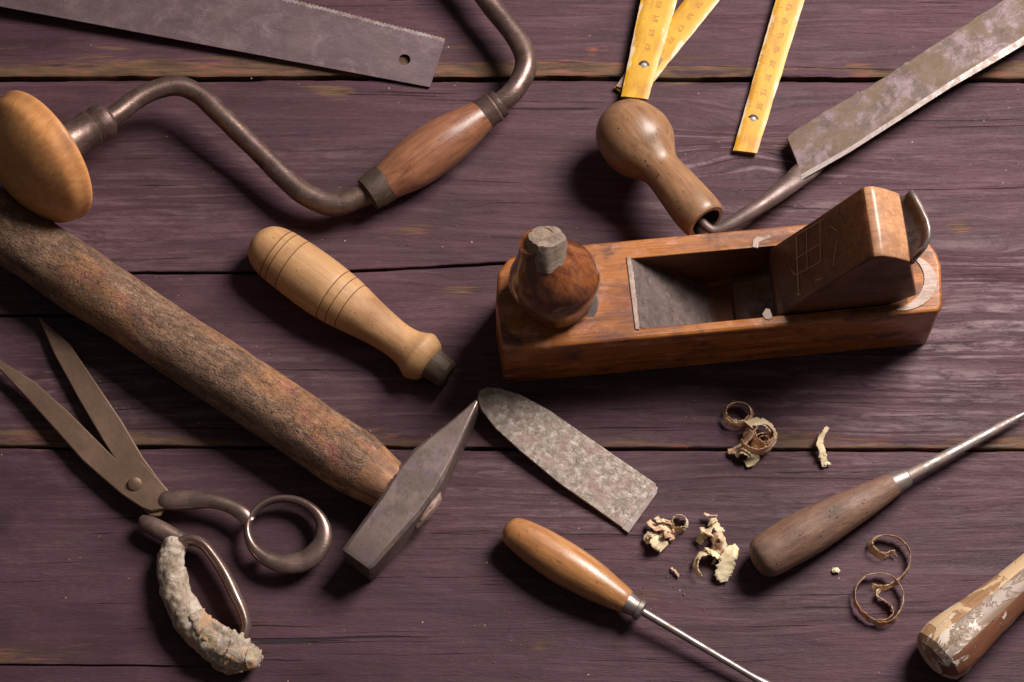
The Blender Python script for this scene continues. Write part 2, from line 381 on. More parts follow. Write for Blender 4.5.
def plane_mat():
    n = NT('orange_brown_plane_wood')
    g = n.noise((11, 300, 300), 1, 6, 0.62, 0.9, (8, 16, 24)); g2 = n.noise((45, 1300, 1300), 1, 4, 0.6, 0.3, (1, 5, 2))
    st = n.noise((7, 60, 90), 1, 5, 0.6, 0.8, (3, 3, 3)); bl = n.noise((40, 60, 60), 1, 7, 0.66, 0.5, (5, 9, 2)); bl2 = n.noise((22, 30, 30), 1, 6, 0.66, 0.5, (15, 2, 2))
    pk = n.noise((55, 90, 90), 1, 6, 0.68, 0.3, (4, 1, 8)); scr = n.vor((45, 700, 500), 'DISTANCE_TO_EDGE', rot=(0, 0, 0.5))
    col = n.ramp(g, [(0.25, (0.25, 0.072, 0.015)), (0.5, (0.34, 0.112, 0.023)), (0.75, (0.46, 0.17, 0.038))])
    col = n.mix(n.math('MULTIPLY', n.thr(pk, 0.54, 0.62), 0.55), col, (0.56, 0.25, 0.15))
    col = n.mix(n.math('MULTIPLY', n.thr(st, 0.50, 0.66), 0.8), col, (0.075, 0.022, 0.010))
    col = n.mix(n.math('MULTIPLY', n.thr(bl, 0.55, 0.66), 0.8), col, (0.06, 0.02, 0.014))
    col = n.mix(n.math('MULTIPLY', n.thr(bl2, 0.52, 0.62), 0.6), col, (0.13, 0.04, 0.03))
    col = n.mix(n.math('MULTIPLY', n.thr(g2, 0.56, 0.7), 0.22), col, (0.08, 0.028, 0.012))
    ew = n.math('MULTIPLY', n.edge(2.0), n.thr(bl2, 0.36, 0.5))
    col = n.mix(n.math('MULTIPLY', ew, 0.6), col, (0.60, 0.34, 0.18))
    rg = n.ramp(bl, [(0.3, 0.2), (0.7, 0.5)])
    h = n.math('ADD', n.math('MULTIPLY', g2, 0.5), n.math('MULTIPLY', bl, 0.8))
    return n.fin(col, rg, 0, n.bump(h, 0.5, 0.0006, n.bump(g, 0.4, 0.0008)), 0.4, 0.1, 0.25)
M_planebody = plane_mat()
M_wedge = wood('dark_plane_wedge', (0.16, 0.055, 0.018), (0.07, 0.022, 0.008), (0.03, 0.012, 0.008), 0.7, 0.5, 330, 20, 0.0, 0.4, 0.3, 9, coat_r=0.3, edge=(0.5, 0.27, 0.13))  # darkened so the face turned from the light holds its shade in colour
M_nose = wood('wedge_end_highlight', (0.56, 0.30, 0.16), (0.32, 0.15, 0.075), (0.16, 0.07, 0.035), 0.6, 0.32, 300, 60, 0.3, 0.35, 0.3, 19, coat_r=0.25)  # lighter wood on the wedge end: its highlight painted into the colour
M_horn = wood('dark_polished_horn', (0.27, 0.088, 0.026), (0.08, 0.022, 0.011), (0.03, 0.008, 0.011), 0.95, 0.25, 260, 30, 0.5, 0.15, 0.2, 10, coat_r=0.15, blot=38)
M_stub = wood('weathered_grey_stub', (0.36, 0.28, 0.22), (0.15, 0.105, 0.08), (0.07, 0.04, 0.03), 0.9, 0.45, 200, 700, 0, 0.5, 0.4, 11)
M_worn = wood('rubbed_pale_edge', (0.50, 0.38, 0.32), (0.27, 0.18, 0.14), (0.17, 0.08, 0.05), 0.8, 0.45, 300, 60, 0, 0.8, 0.1, 12)
M_hole = NT('socket_dark').fin((0.008, 0.006, 0.005), 0.9)

def stick_mat():
    n = NT('rough_weathered_stick')
    g = n.noise((70, 230, 230), 1, 7, 0.68, 1.0, (1, 2, 3))
    f = n.noise((260, 520, 520), 1, 5, 0.7, 0.8, (3, 2, 3))
    fl = n.noise((150, 420, 420), 1, 5, 0.7, 1.5, (8, 1, 4))
    big = n.noise((18, 34, 34), 1, 5, 0.6, 0.6, (4, 2, 9))
    red = n.noise((60, 80, 80), 1, 5, 0.65, 0.3, (7, 7, 2))
    col = n.ramp(g, [(0.3, (0.095, 0.046, 0.026)), (0.5, (0.215, 0.116, 0.068)), (0.7, (0.36, 0.21, 0.135))])
    col = n.mix(n.math('MULTIPLY', n.thr(f, 0.5, 0.62), 0.5), col, (0.075, 0.047, 0.034))
    tan = n.thr(big, 0.51, 0.585)
    col = n.mix(n.math('MULTIPLY', tan, 0.7), col, n.ramp(f, [(0.35, (0.24, 0.095, 0.04)), (0.65, (0.50, 0.24, 0.10))]))
    col = n.mix(n.math('MULTIPLY', n.math('MULTIPLY', n.thr(red, 0.55, 0.62), n.thr(big, 0.44, 0.56)), 0.8), col, (0.27, 0.085, 0.08))
    col = n.mix(n.math('MULTIPLY', n.thr(fl, 0.57, 0.66), 0.6), col, (0.50, 0.39, 0.29))
    wv_ = n.new('ShaderNodeTexNoise'); wv_.inputs['Scale'].default_value = 160; n.lk(n.co, wv_.inputs['Vector'])
    va = n.new('ShaderNodeVectorMath'); va.operation = 'MULTIPLY_ADD'; n.lk(wv_.outputs['Color'], va.inputs[0]); va.inputs[1].default_value = (0.006, 0.006, 0.006); n.lk(n.co, va.inputs[2])
    cr = n.vor((210, 560, 560), 'DISTANCE_TO_EDGE', src=va.outputs[0]); wp = n.noise((300, 300, 300), 1, 3, 0.6)
    crk = n.math('MULTIPLY', n.ramp(cr, [(0.02, 1.0), (0.10, 0.0)]), n.thr(wp, 0.40, 0.6))
    col = n.mix(n.math('MULTIPLY', crk, 0.5), col, (0.05, 0.03, 0.02))
    col = n.mix(0.8, col, n.ramp(n.noise((30, 60, 60), 1, 6, 0.7, 0.8, (3, 8, 1)), [(0.32, (0.38, 0.35, 0.34)), (0.5, (0.82, 0.80, 0.78)), (0.68, (1.3, 1.25, 1.2))]), 'MULTIPLY')
    h = n.math('ADD', n.math('MULTIPLY', g, 1.0), n.math('MULTIPLY', fl, 0.9)); h = n.math('SUBTRACT', h, crk)
    return n.fin(col, 0.72, 0, n.bump(h, 0.6, 0.0010, n.bump(f, 0.5, 0.0005)), 0.4)
M_stick = stick_mat()

def rule_mat():
    n = NT('yellow_painted_rule')
    b = n.noise((45, 120, 45), 1, 6, 0.65, 0.3, (1, 1, 1)); f = n.noise((60, 900, 60), 1, 4, 0.6, 0, (2, 1, 1))
    col = n.ramp(b, [(0.3, (0.42, 0.17, 0.010)), (0.5, (0.54, 0.29, 0.012)), (0.72, (0.58, 0.34, 0.03))])
    col = n.mix(n.math('MULTIPLY', n.thr(f, 0.55, 0.75), 0.3), col, (0.45, 0.22, 0.05))
    e = n.attr('rub'); k = n.noise((70, 200, 70), 1, 5, 0.65, 0.3, (5, 1, 1))
    worn = n.thr(n.math('ADD', k, n.math('MULTIPLY', e, 0.32)), 0.70, 0.76)
    col = n.mix(worn, col, (0.60, 0.44, 0.28))
    sp = n.noise(420, 1, 4, 0.7, 0, (1, 9, 1))
    col = n.mix(n.math('MULTIPLY', n.thr(sp, 0.62, 0.72), 0.5), col, (0.28, 0.13, 0.04))
    return n.fin(col, 0.42, 0, n.bump(k, 0.25, 0.0006), 0.4)
M_rule = rule_mat()
M_print = wood('faded_red_brown_print', (0.40, 0.13, 0.03), (0.46, 0.20, 0.03), dirt=(0.6, 0.33, 0.04), dirt_amt=1.0, seed=13, blot=200)
M_rulewood = wood('greyed_bare_rule_end', (0.34, 0.25, 0.20), (0.20, 0.13, 0.11), seed=14)

def curl_mat(name, a, b, c=None, seed=0):
    n = NT(name)
    g = n.noise(160, 1, 4, 0.6, 0.5, (seed, 0, 0)); k = n.noise(90, 1, 3, 0.6, 0, (seed, 5, 0))
    col = n.ramp(g, [(0.35, b), (0.62, a)])
    if c: col = n.mix(n.thr(k, 0.52, 0.6), col, c)
    m = n.fin(col, 0.55, 0, n.bump(n.noise(900, 1, 3, 0.6, 0), 0.2, 0.0003), 0.3)
    n.b.inputs['Subsurface Weight'].default_value = 0.15; n.b.inputs['Subsurface Radius'].default_value = (0.002, 0.001, 0.0006)
    n.b.inputs['Subsurface Scale'].default_value = 0.5
    return m
M_cbrown = curl_mat('brown_shaving', (0.70, 0.43, 0.25), (0.42, 0.21, 0.11), (0.82, 0.62, 0.43), 1)
M_cpale = curl_mat('pale_shaving', (0.80, 0.65, 0.42), (0.60, 0.42, 0.24), None, 2)
M_cpink = curl_mat('pinkish_shaving', (0.68, 0.44, 0.28), (0.48, 0.27, 0.16), (0.76, 0.62, 0.42), 3)
M_cpinkpale = curl_mat('beige_shaving', (0.74, 0.48, 0.31), (0.50, 0.27, 0.16), (0.80, 0.62, 0.44), 8)
M_cthin = curl_mat('amber_shaving', (0.60, 0.40, 0.23), (0.36, 0.21, 0.11), (0.72, 0.54, 0.34), 4)

def putty_mat():
    n = NT('crusty_tape_wrap')
    g = n.noise((130, 130, 130), 1, 6, 0.66, 0.6); k = n.noise(60, 1, 4, 0.6, 0, (3, 3, 3)); k2 = n.noise(75, 1, 3, 0.6, 0, (8, 3, 1))
    col = n.ramp(g, [(0.3, (0.15, 0.10, 0.065)), (0.48, (0.36, 0.27, 0.20)), (0.66, (0.60, 0.50, 0.41))])
    e = n.attr('far')
    col = n.mix(n.math('MULTIPLY', n.thr(k, 0.5, 0.58), n.math('MULTIPLY', e, 0.75)), col, (0.52, 0.27, 0.12))
    col = n.mix(n.math('MULTIPLY', n.thr(k2, 0.56, 0.63), n.math('MULTIPLY', e, 0.7)), col, (0.30, 0.25, 0.10))
    return n.fin(col, 0.6, 0, n.bump(g, 0.8, 0.002), 0.35)
M_putty = putty_mat()

def chip_paint(name, wc, pc, amt, seed, hi=(0.60, 0.50, 0.41)):
    n = NT(name)
    g = n.noise((25, 420, 420), 1, 6, 0.6, 0.5, (seed, 0, 0))
    base = n.ramp(g, [(0.3, tuple(q*0.6 for q in wc)), (0.7, wc)])
    k = n.noise((45, 70, 70), 1, 6, 0.66, 0.6, (seed+2, 1, 0)); k2 = n.noise((60, 90, 90), 1, 6, 0.68, 0.5, (seed+6, 1, 3))
    m1 = n.thr(k, amt, amt+0.03)
    col = n.mix(m1, base, pc)
    m2 = n.thr(n.math('ADD', k2, n.math('MULTIPLY', n.attr('butt'), 0.11)), 0.635, 0.66)
    col = n.mix(m2, col, hi)
    h = n.math('ADD', m1, m2)
    return n.fin(col, n.ramp(k, [(0.3, 0.35), (0.7, 0.55)]), 0, n.bump(h, 0.6, 0.0006, n.bump(g, 0.2, 0.0005)), 0.45)
M_cp1 = chip_paint('beige_chipped_paint', (0.40, 0.22, 0.11), (0.55, 0.37, 0.21), 0.42, 1)
M_cp2 = chip_paint('grey_chipped_paint', (0.27, 0.17, 0.115), (0.30, 0.22, 0.17), 0.50, 2)
M_cp3 = chip_paint('brown_worn_side', (0.22, 0.085, 0.045), (0.15, 0.07, 0.05), 0.52, 3)

# ------------------------------------------------------------------ tabletop
def seam_y(pts, x):
    if x <= pts[0][0]: return pts[0][1]
    for (x0, y0), (x1, y1) in zip(pts, pts[1:]):
        if x <= x1: return y0 + (y1-y0)*(x-x0)/(x1-x0)
    return pts[-1][1]
def build_table():
    # each seam: list of pixel points, half width mm, depth mm, optional fade in x
    seams = [([(0, 79), (300, 78), (1024, 80)], 1.5, 9, None, 1.0),
             ([(0, 276), (130, 273), (300, 272), (400, 269), (512, 263), (640, 255), (800, 250)], 0.9, 5, (60, 125, 520, 640), 0.15),
             ([(0, 315), (40, 315), (140, 316)], 0.8, 5, (-900, -800, 45, 170), 0.1),
             ([(0, 447), (300, 447), (600, 449), (1024, 450)], 0.95, 8, None, 1.0),
             ([(0, 664), (300, 667), (1024, 672)], 0.5, 3, (-900, -800, 90, 260), 0.6)]
    sw = []
    for pts, hw, dp, fade, wr in seams:
        wp = [P(a, b, 0) for a, b in pts]
        f = None
        if fade: f = [P(a, 300, 0).x for a in fade]
        sw.append(([(p.x, p.y) for p in wp], hw*MM, dp*MM, f, wr))
    x0, x1, y0, y1 = -0.75, 0.75, -0.55, 0.60
    nx = 520
    xs = [x0 + (x1-x0)*i/(nx-1) for i in range(nx)]
    # rows: parameter rows in y between seams, warped to follow them
    base = [s[0][0][1] for s in sw]
    order = sorted(range(len(sw)), key=lambda i: base[i])
    offs = [-14, -9, -6, -4, -2.6, -1.9, -1.45, -1.1, -0.85, -0.6, -0.3, 0.3, 0.6, 0.85, 1.1, 1.45, 1.9, 2.6, 4, 6, 9, 14]
    rows = []   # (kind, seam idx, off) or ('y', y)
    vs = []; wear = []; seam = []; knot = []; bend = []; ridge = []; weather = []
    def yseam(k, x):
        return seam_y(sw[k][0], x) + 0.0010*noise.noise(V((x*14, k*7.3, 0))) + 0.0004*noise.noise(V((x*70, k*3.1, 5)))
    grid = []
    for x in xs:
        ys = []
        sy = [yseam(k, x) for k in order]
        bounds = [y0] + sy + [y1]
        col = [y0]
        for b in range(len(bounds)-1):
            a_, c_ = bounds[b], bounds[b+1]
            lo = a_ + (0.0 if b == 0 else 0.014); hi = c_ - (0.0 if b == len(bounds)-2 else 0.014)
            gap = (c_-a_)
            if hi <= lo:
                sc = gap/0.030; lo = a_ + 0.014*sc; hi = c_-0.014*sc
            else: sc = 1
            # upper side offsets of seam b-1 are added with seam itself
            nn = 10 if b not in (0, len(bounds)-2) else 14
            if b > 0:
                for o in [q for q in offs if q > 0]: col.append(a_ + o*MM*sc)
            for i in range(1, nn): col.append(lo + (hi-lo)*i/nn)
            if b < len(bounds)-2:
                for o in [q for q in offs if q < 0]: col.append(c_ + o*MM*sc)
                col.append(c_)
        col.append(y1)
        grid.append(col)
    ny = len(grid[0])
    KN = [(P(748, 140, 0), 0.020, 0.018), (P(458, 291, 0), 0.012, 0.005), (P(985, 275, 0), 0.03, 0.01), (P(452, 219, 0), 0.008, 0.002)]
    SPOT = [(P(q[0], q[1], 0), sx, kk) for q, sx, kk in (((2, 517), 0.005, 1.0), ((2, 632), 0.007, 1.0), ((5, 545), 0.002, .6), ((722, 128), 0.003, .5))]
    WORN = [(P(q[0], q[1], 0), sx, kk) for q, sx, kk in (((960, 228), 0.006, .8), ((420, 232), 0.010, .6), ((480, 235), 0.008, .6), ((330, 90), 0.008, .8), ((640, 598), 0.008, .5), ((650, 640), 0.01, .5), ((540, 645), 0.008, .5), ((620, 230), 0.007, .9), ((870, 160), 0.014, .35), ((462, 291), 0.008, .5), ((438, 300), 0.006, .4), ((770, 150), 0.02, .5))]
    KY0 = P(985, 330, 0).y; KY1 = P(760, 165, 0).y
    for i, x in enumerate(xs):
        for y in grid[i]:
            z = 0; sd = 0; wr = 0
            for k, (pts, hw, dp, f, wa) in enumerate(sw):
                d = y - yseam(k, x)
                am = 1.0
                if f:
                    am = min(max((x-f[0])/(f[1]-f[0]), 0), 1)*min(max((f[3]-x)/(f[3]-f[2]), 0), 1)
                h = hw*(1+0.5*noise.noise(V((x*25, k*4.0, 2))))*(0.35+0.65*am)
                ad = abs(d)
                if ad < h: z = min(z, -dp*am); sd = max(sd, am*0.9)
                elif ad < h*2.2: z = min(z, -(dp*0.10)*am*(1-(ad-h)/(h*1.2))**2*1.0); sd = max(sd, 0.0)
                if d > 0: wr = max(wr, wa*am*max(0, 1-ad/0.017)**0.7)
                else: wr = max(wr, 0.45*wa*am*max(0, 1-ad/0.006))
            bd = 0
            for (c, s1, amp) in KN:
                dx = (x-c.x)/(s1*2.2); dy = (y-c.y)/s1
                bd += amp*math.exp(-(dx*dx+dy*dy))*(1 if dy > 0 else -1)*min(abs(dy)*2, 1)
            kn = 0
            c = KN[0][0]; rr = math.hypot((x-c.x)/1.3, y-c.y)
            kn = max(0, 1-rr/0.012)*0.3
            c = KN[3][0]; rr = math.hypot((x-c.x)/1.8, y-c.y); kn = max(kn, max(0, 1-rr/0.006))
            for c, sx, kk in SPOT:
                if abs(x-c.x) < 0.03 and abs(y-c.y) < 0.02:
                    rr = math.hypot((x-c.x)/1.8, y-c.y) + 0.001*noise.noise(V((x*300, y*300, 1))); kn = max(kn, kk*min(1, max(0, 1-rr/sx)*2))
            for c, sx, am_ in WORN:
                if abs(x-c.x) < 0.06 and abs(y-c.y) < 0.03:
                    rr = math.hypot((x-c.x)/3, y-c.y); wr = max(wr, am_*max(0, 1-rr/sx))
            z += 0.0007*noise.noise(V((x*9, y*16, 3)))
            wt = 0.5 + x*1.5 + y*1.1 + 0.30*noise.noise(V((x*5, y*9, 7)))
            weather.append(min(1, max(0.08, wt)))
            vs.append((x, y, z)); ridge.append(max(math.exp(-((x-KN[2][0].x-0.01)/0.11)**2-((y-KY0)/0.055)**2), 0.7*math.exp(-((x-KN[0][0].x)/0.06)**2-((y-KY1)/0.03)**2))); seam.append(sd); wear.append(wr); knot.append(kn); bend.append(bd)
    fs = [(i*ny+j, (i+1)*ny+j, (i+1)*ny+j+1, i*ny+j+1) for i in range(nx-1) for j in range(ny-1)]
    me = bpy.data.meshes.new('tabletop'); me.from_pydata(vs, [], fs)
    for nm, data in (('wear', wear), ('seam', seam), ('knot', knot), ('ridge', ridge), ('weather', weather), ('bend', bend)):
        at = me.attributes.new(nm, 'FLOAT', 'POINT'); at.data.foreach_set('value', data)
    me.materials.append(M_table)
    for p in me.polygons: p.use_smooth = True
    me.set_sharp_from_angle(angle=R(50))
    o = bpy.data.objects.new('tabletop', me); COL.objects.link(o)
    tag(o, 'old purple stained wooden boards laid side by side', None, None, 'structure')
build_table()

def set_attr(o, name, fn):
    me = o.data; at = me.attributes.new(name, 'FLOAT', 'POINT')
    at.data.foreach_set('value', [fn(v.co) for v in me.vertices])

def blob(name, px, py, h, sx, sy, sz, mat, par, seed, rot=0.0, amp=1.0):
    bmx = bmesh.new(); bmesh.ops.create_icosphere(bmx, subdivisions=3, radius=1)
    Rm = Matrix.Rotation(rot, 4, 'Z')
    for v in bmx.verts:
        k = 1+amp*(0.9*noise.noise(v.co*1.6+V((seed, 0, 0))) + 0.5*noise.noise(v.co*4+V((seed, 3, 0))))
        v.co = Rm @ V((v.co.x*sx*k*MM, v.co.y*sy*k*MM, v.co.z*sz*k*MM))
    M = Matrix.Translation(P(px, py, h))
    o = link(name, [v.co.copy() for v in bmx.verts], [tuple(v.index for v in f.verts) for f in bmx.faces], mat, par, M, 25); bmx.free(); return o

# ------------------------------------------------------------------ saw
def saw():
    pts = [(-60, -5), (430, 87), (444, 44)]
    a, b = V((445, 38)), V((150, -38))
    n = 74; L = (b-a); perp = V((L.y, -L.x)).normalized()*-1
    for i in range(n):
        f0 = i/n; f1 = (i+0.55)/n
        d = 1.0 + 1.6*abs(noise.noise(V((i*0.37, 2, 1))))
        p = a + L*f0; q = a + L*f1 + V((0.2, 1))*d
        pts += [(p.x, p.y), (q.x, q.y)]
    pts += [(150, -38), (-60, -90)]
    root = thing('hand_saw', P(300, 40, 0), 'flat grey steel saw blade with fine teeth and one round hole near its end', 'saw')
    o, M = plate('blade', pts, [(430, 87, 2.2), (0, 9, 9.5), (445, 38, 2.2)], 1.1, M_saw, root, 0.0, holes=[(404.5, 59.5, 3.7)])
    tp = [p for p in pts[2:] if p[0] > 150]
    inner = [(p[0]-0.6, p[1]+3.2+1.6*noise.noise(V((p[0]*0.13, 4, 4)))) for p in tp[::-1]]
    plate('toothed_edge', tp[1:]+inner[:-1], [(430, 87, 2.26), (0, 9, 9.56), (445, 38, 2.26)], 0.5, M_tooth, root, 0.0)
saw()

# ------------------------------------------------------------------ brace
def brace():
    root = thing('bit_brace', P(330, 140, 0), 'bent iron bit brace with round pale wooden pad and brown wooden grip', 'hand drill')
    # pad: thick dome, rim plane facing the crank
    A = P(8, 177, 56); B = P(48, 153, 47)
    ax = (B-A).normalized()
    prof = prof_s([(0.0, 0.2), (0.02, 9), (0.10, 20), (0.28, 31), (0.52, 39.5), (0.76, 42), (0.90, 43), (0.97, 42), (1.0, 39.5)], 5)
    prof += [(1.04, 30), (1.06, 16)]
    lathe('pad', A, B, prof, M_pad, root, 72, 0.5, 30, 60, 3)
    C = P(110, 118, 37)
    lathe('ferrule', P(52, 151, 45.5), C, [(0, 13.5), (0.25, 12.5), (0.55, 10.8), (0.62, 11.4), (0.66, 11.6), (0.70, 10.2), (0.76, 10.8), (0.80, 11.6), (0.93, 11.2), (1.0, 7.5)], M_rod, root, 40, 0.3, 120, 40, 4)
    pts = [(92, 128, 38, 6.2), (112, 117, 35, 6.2), (135, 100, 32, 6.1), (155, 90, 30, 6.1), (178, 86, 28, 6.2), (200, 95, 26, 6.2), (222, 116, 24, 6.2), (255, 148, 21, 6.3), (285, 178, 19, 6.5), (303, 193, 18, 6.8), (322, 202, 16.5, 7.1), (340, 204, 16, 7.1), (358, 197, 16, 7.0), (380, 186, 16, 6.8), (420, 160, 17, 6.5), (470, 125, 20, 6.5), (495, 107, 22, 6.6), (512, 93, 24, 6.6), (523, 76, 23, 6.8), (526, 60, 22, 6.7), (519, 42, 21, 6.6), (503, 20, 20, 6.6), (487, 0, 20, 6.6), (471, -22, 20, 6.6), (452, -45, 20, 6.6)]
    tube('crank', pts, M_rod, root, 28, 6, 0.5, 60, seed=5)
    A = P(367, 195, 16); B = P(512, 97, 23)
    L = (B-A).length/MM
    lathe('collar', A, P(386, 182, 16.5), [(0, 8), (0.04, 10.5), (0.5, 11.6), (0.96, 12.0), (1, 11)], M_iron_dark, root, 36, 0.3, 100, 40, 6)
    lathe('grip', P(384, 184, 16.5), P(484, 114, 21), prof_s([(0, 11.3), (0.08, 12.6), (0.25, 15.2), (0.45, 16.2), (0.65, 15.2), (0.85, 12.2), (1.0, 9.6)], 6), M_grip, root, 56, 0.4, 40, 40, 7)
    lathe('collar', P(481, 116, 20.8), P(501, 102, 23), [(0, 10.1), (0.5, 9.6), (0.62, 9.8), (0.7, 8.9), (0.8, 9.2), (0.95, 8.8), (1, 7)], M_rod, root, 36, 0.3, 100, 40, 8)
brace()

# ------------------------------------------------------------------ turned loose handle
M_stubbrown = wood('brown_charred_stub', (0.20, 0.135, 0.09), (0.08, 0.055, 0.038), (0.04, 0.03, 0.022), 0.7, 0.65, 300, 60, 0, 0.8, 0.4, 33)
def turned():
    root = thing('tool_handle', P(345, 300, 0), 'pale turned wooden handle with scored rings and a dark stub at one end', 'handle')
    A = P(254, 238, 16); B = P(431, 364, 13)
    r = 0.6
    pts = prof_s([(0, 0.5), (0.012, 7), (0.05, 13), (0.12, 16.2), (0.22, 17.2), (0.38, 17.6), (0.52, 16.2), (0.68, 12.6), (0.80, 10.8), (0.865, 11.5), (0.90, 13.2), (0.93, 15.2), (0.955, 14.6), (0.985, 12.6), (1.0, 10.0)], 8)
    prof = []
    G = [0.135, 0.165, 0.225, 0.455, 0.50, 0.55]
    last = -1
    for t, rr in pts:
        for g in G:
            if last < g <= t:
                prof += [(g-0.002, rr, 0), (g-0.0006, rr-0.35, 1), (g+0.0006, rr-0.35, 1), (g+0.002, rr, 0)]
        if all(abs(t-g) > 0.004 for g in G): prof.append((t, rr, 0))
        last = t
    lathe('grip', A, B, prof, [M_turned, M_groove], root, 64, 0.35, 40, 40, 9)
    lathe('tang_stub', P(425, 359, 13), P(449, 375, 12), [(0, 9.5), (0.2, 9.8), (0.6, 9.2), (0.9, 8.2), (1, 6)], M_stubbrown, root, 28, 1.6, 140, 30, 10, fine=0.8)
turned()

# ------------------------------------------------------------------ hammer
def hammer():
    root = thing('hammer', P(300, 420, 0), 'old hammer with thick rough weathered handle and forged wedge shaped head', 'hammer')
    # handle: axis line (px) offset for tilt
    A = P(-70, 180, 19.5); B = P(392, 487, 17)
    n = 40
    prof = []
    for i in range(n+1):
        t = i/n
        r = 19.6 - 0.6*t
        if t > 0.93: r -= (t-0.93)/0.07*4.5
        prof.append((t, r, 1 if t > 0.955 else 0))
    lathe('handle', A, B, prof, [M_stick, M_stickend], root, 96, 1.3, 30, 60, 11, fine=0.35, rough_end=1.2)
    # head: lofted bar, local x along the head from poll to peen
    a = P(354, 562, 15); b = P(478, 399, 15)
    M = frame(a, b)
    L = (b-a).length
    Mi = M.inverted()
    def half(px1, py1, px2, py2):   # local y and x of two edges at the top
        p = Mi @ P(px1, py1, 29); q = Mi @ P(px2, py2, 29); return p, q
    secs = [((341, 549), (370, 570)), ((345, 544), (374, 566)), ((363, 519), (396, 541)), ((384, 490), (421, 513)), ((398, 466), (436, 492)), ((412, 449), (444, 478)), ((430, 436), (453, 458)), ((452, 419), (464, 434)), ((476, 399), (478, 402))]
    vs = []; fs = []
    for i, (e1, e2) in enumerate(secs):
        hh = 29 if i > 1 else 28.2
        if i < 1: hh = 27
        p, q = Mi @ P(e1[0], e1[1], hh), Mi @ P(e2[0], e2[1], hh)
        zb = (Mi @ P(400, 480, 1.0)).z
        zt = p.z
        m_ = (p+q)/2
        if i == 0:   # slightly domed poll face
            p = m_ + (p-m_)*0.94; q = m_ + (q-m_)*0.94
        ch = 0.0022 if 0 < i < 6 else 0.0012
        ch = min(ch, abs(p.y-q.y)*0.25)
        yl, yr = (p.y, q.y) if p.y > q.y else (q.y, p.y)
        xl, xr = (p.x, q.x) if p.y > q.y else (q.x, p.x)
        def X(y): return xr + (xl-xr)*(y-yr)/(yl-yr)
        ring = [(yl-ch, zt), (yr+ch, zt), (yr, zt-ch), (yr, zb+ch), (yr+ch, zb), (yl-ch, zb), (yl, zb+ch), (yl, zt-ch)]
        for y, z in ring: vs.append(V((X(y), y, z)))
    k = len(secs)
    for i in range(k-1):
        for j in range(8): fs.append((i*8+j, i*8+(j+1) % 8, (i+1)*8+(j+1) % 8, (i+1)*8+j))
    fs.append(tuple(range(8))); fs.append(tuple((k-1)*8+j for j in range(8)))
    link('head', vs, fs, M_hammer, root, M, 25, None, 0.6)
    # end of the handle and its wedge showing through the eye
    blob('handle_end', 428, 511, 14, 12, 3.4, 7.5, M_cpale_dull, root, 4, R(53), 0.3)
M_stickend = wood('splintered_handle_end', (0.55, 0.28, 0.13), (0.22, 0.10, 0.05), (0.09, 0.045, 0.035), 0.9, 0.6, 260, 60, 0, 0.9, 0.3, 27)
M_cpale_dull = wood('pale_handle_end_grain', (0.46, 0.33, 0.28), (0.26, 0.15, 0.12), (0.12, 0.07, 0.06), 0.4, 0.6, seed=15)
hammer()

# ------------------------------------------------------------------ plane iron on the table
def iron_blade():
    pts = [(477, 398), (479, 391), (487, 387), (500, 388), (520, 394), (548, 409), (600, 445), (656, 483.5), (656.5, 492), (628, 532), (600, 512), (560, 484), (520, 451), (495, 428), (481, 410)]
    root, M = plate('plane_iron', pts, [(480, 398, 12.5), (642, 508, 3.2), (657, 487, 4.0)], 2.6, M_pitted, None, 0.5, axis=((480, 398, 13), (642, 508, 3)))
    tag(root, 'loose pitted flat plane iron with rounded end, below the wooden plane', 'blade')
    o, M2 = plate('bevel', [(657.5, 486), (657, 493), (628.5, 533), (622, 528), (649, 493)], [(480, 398, 12.8), (642, 508, 3.5), (657, 487, 4.3)], 1.6, M_edge, root, 0.2)  # ground bevel, its bright steel widened to stand in for the end highlight
iron_blade()

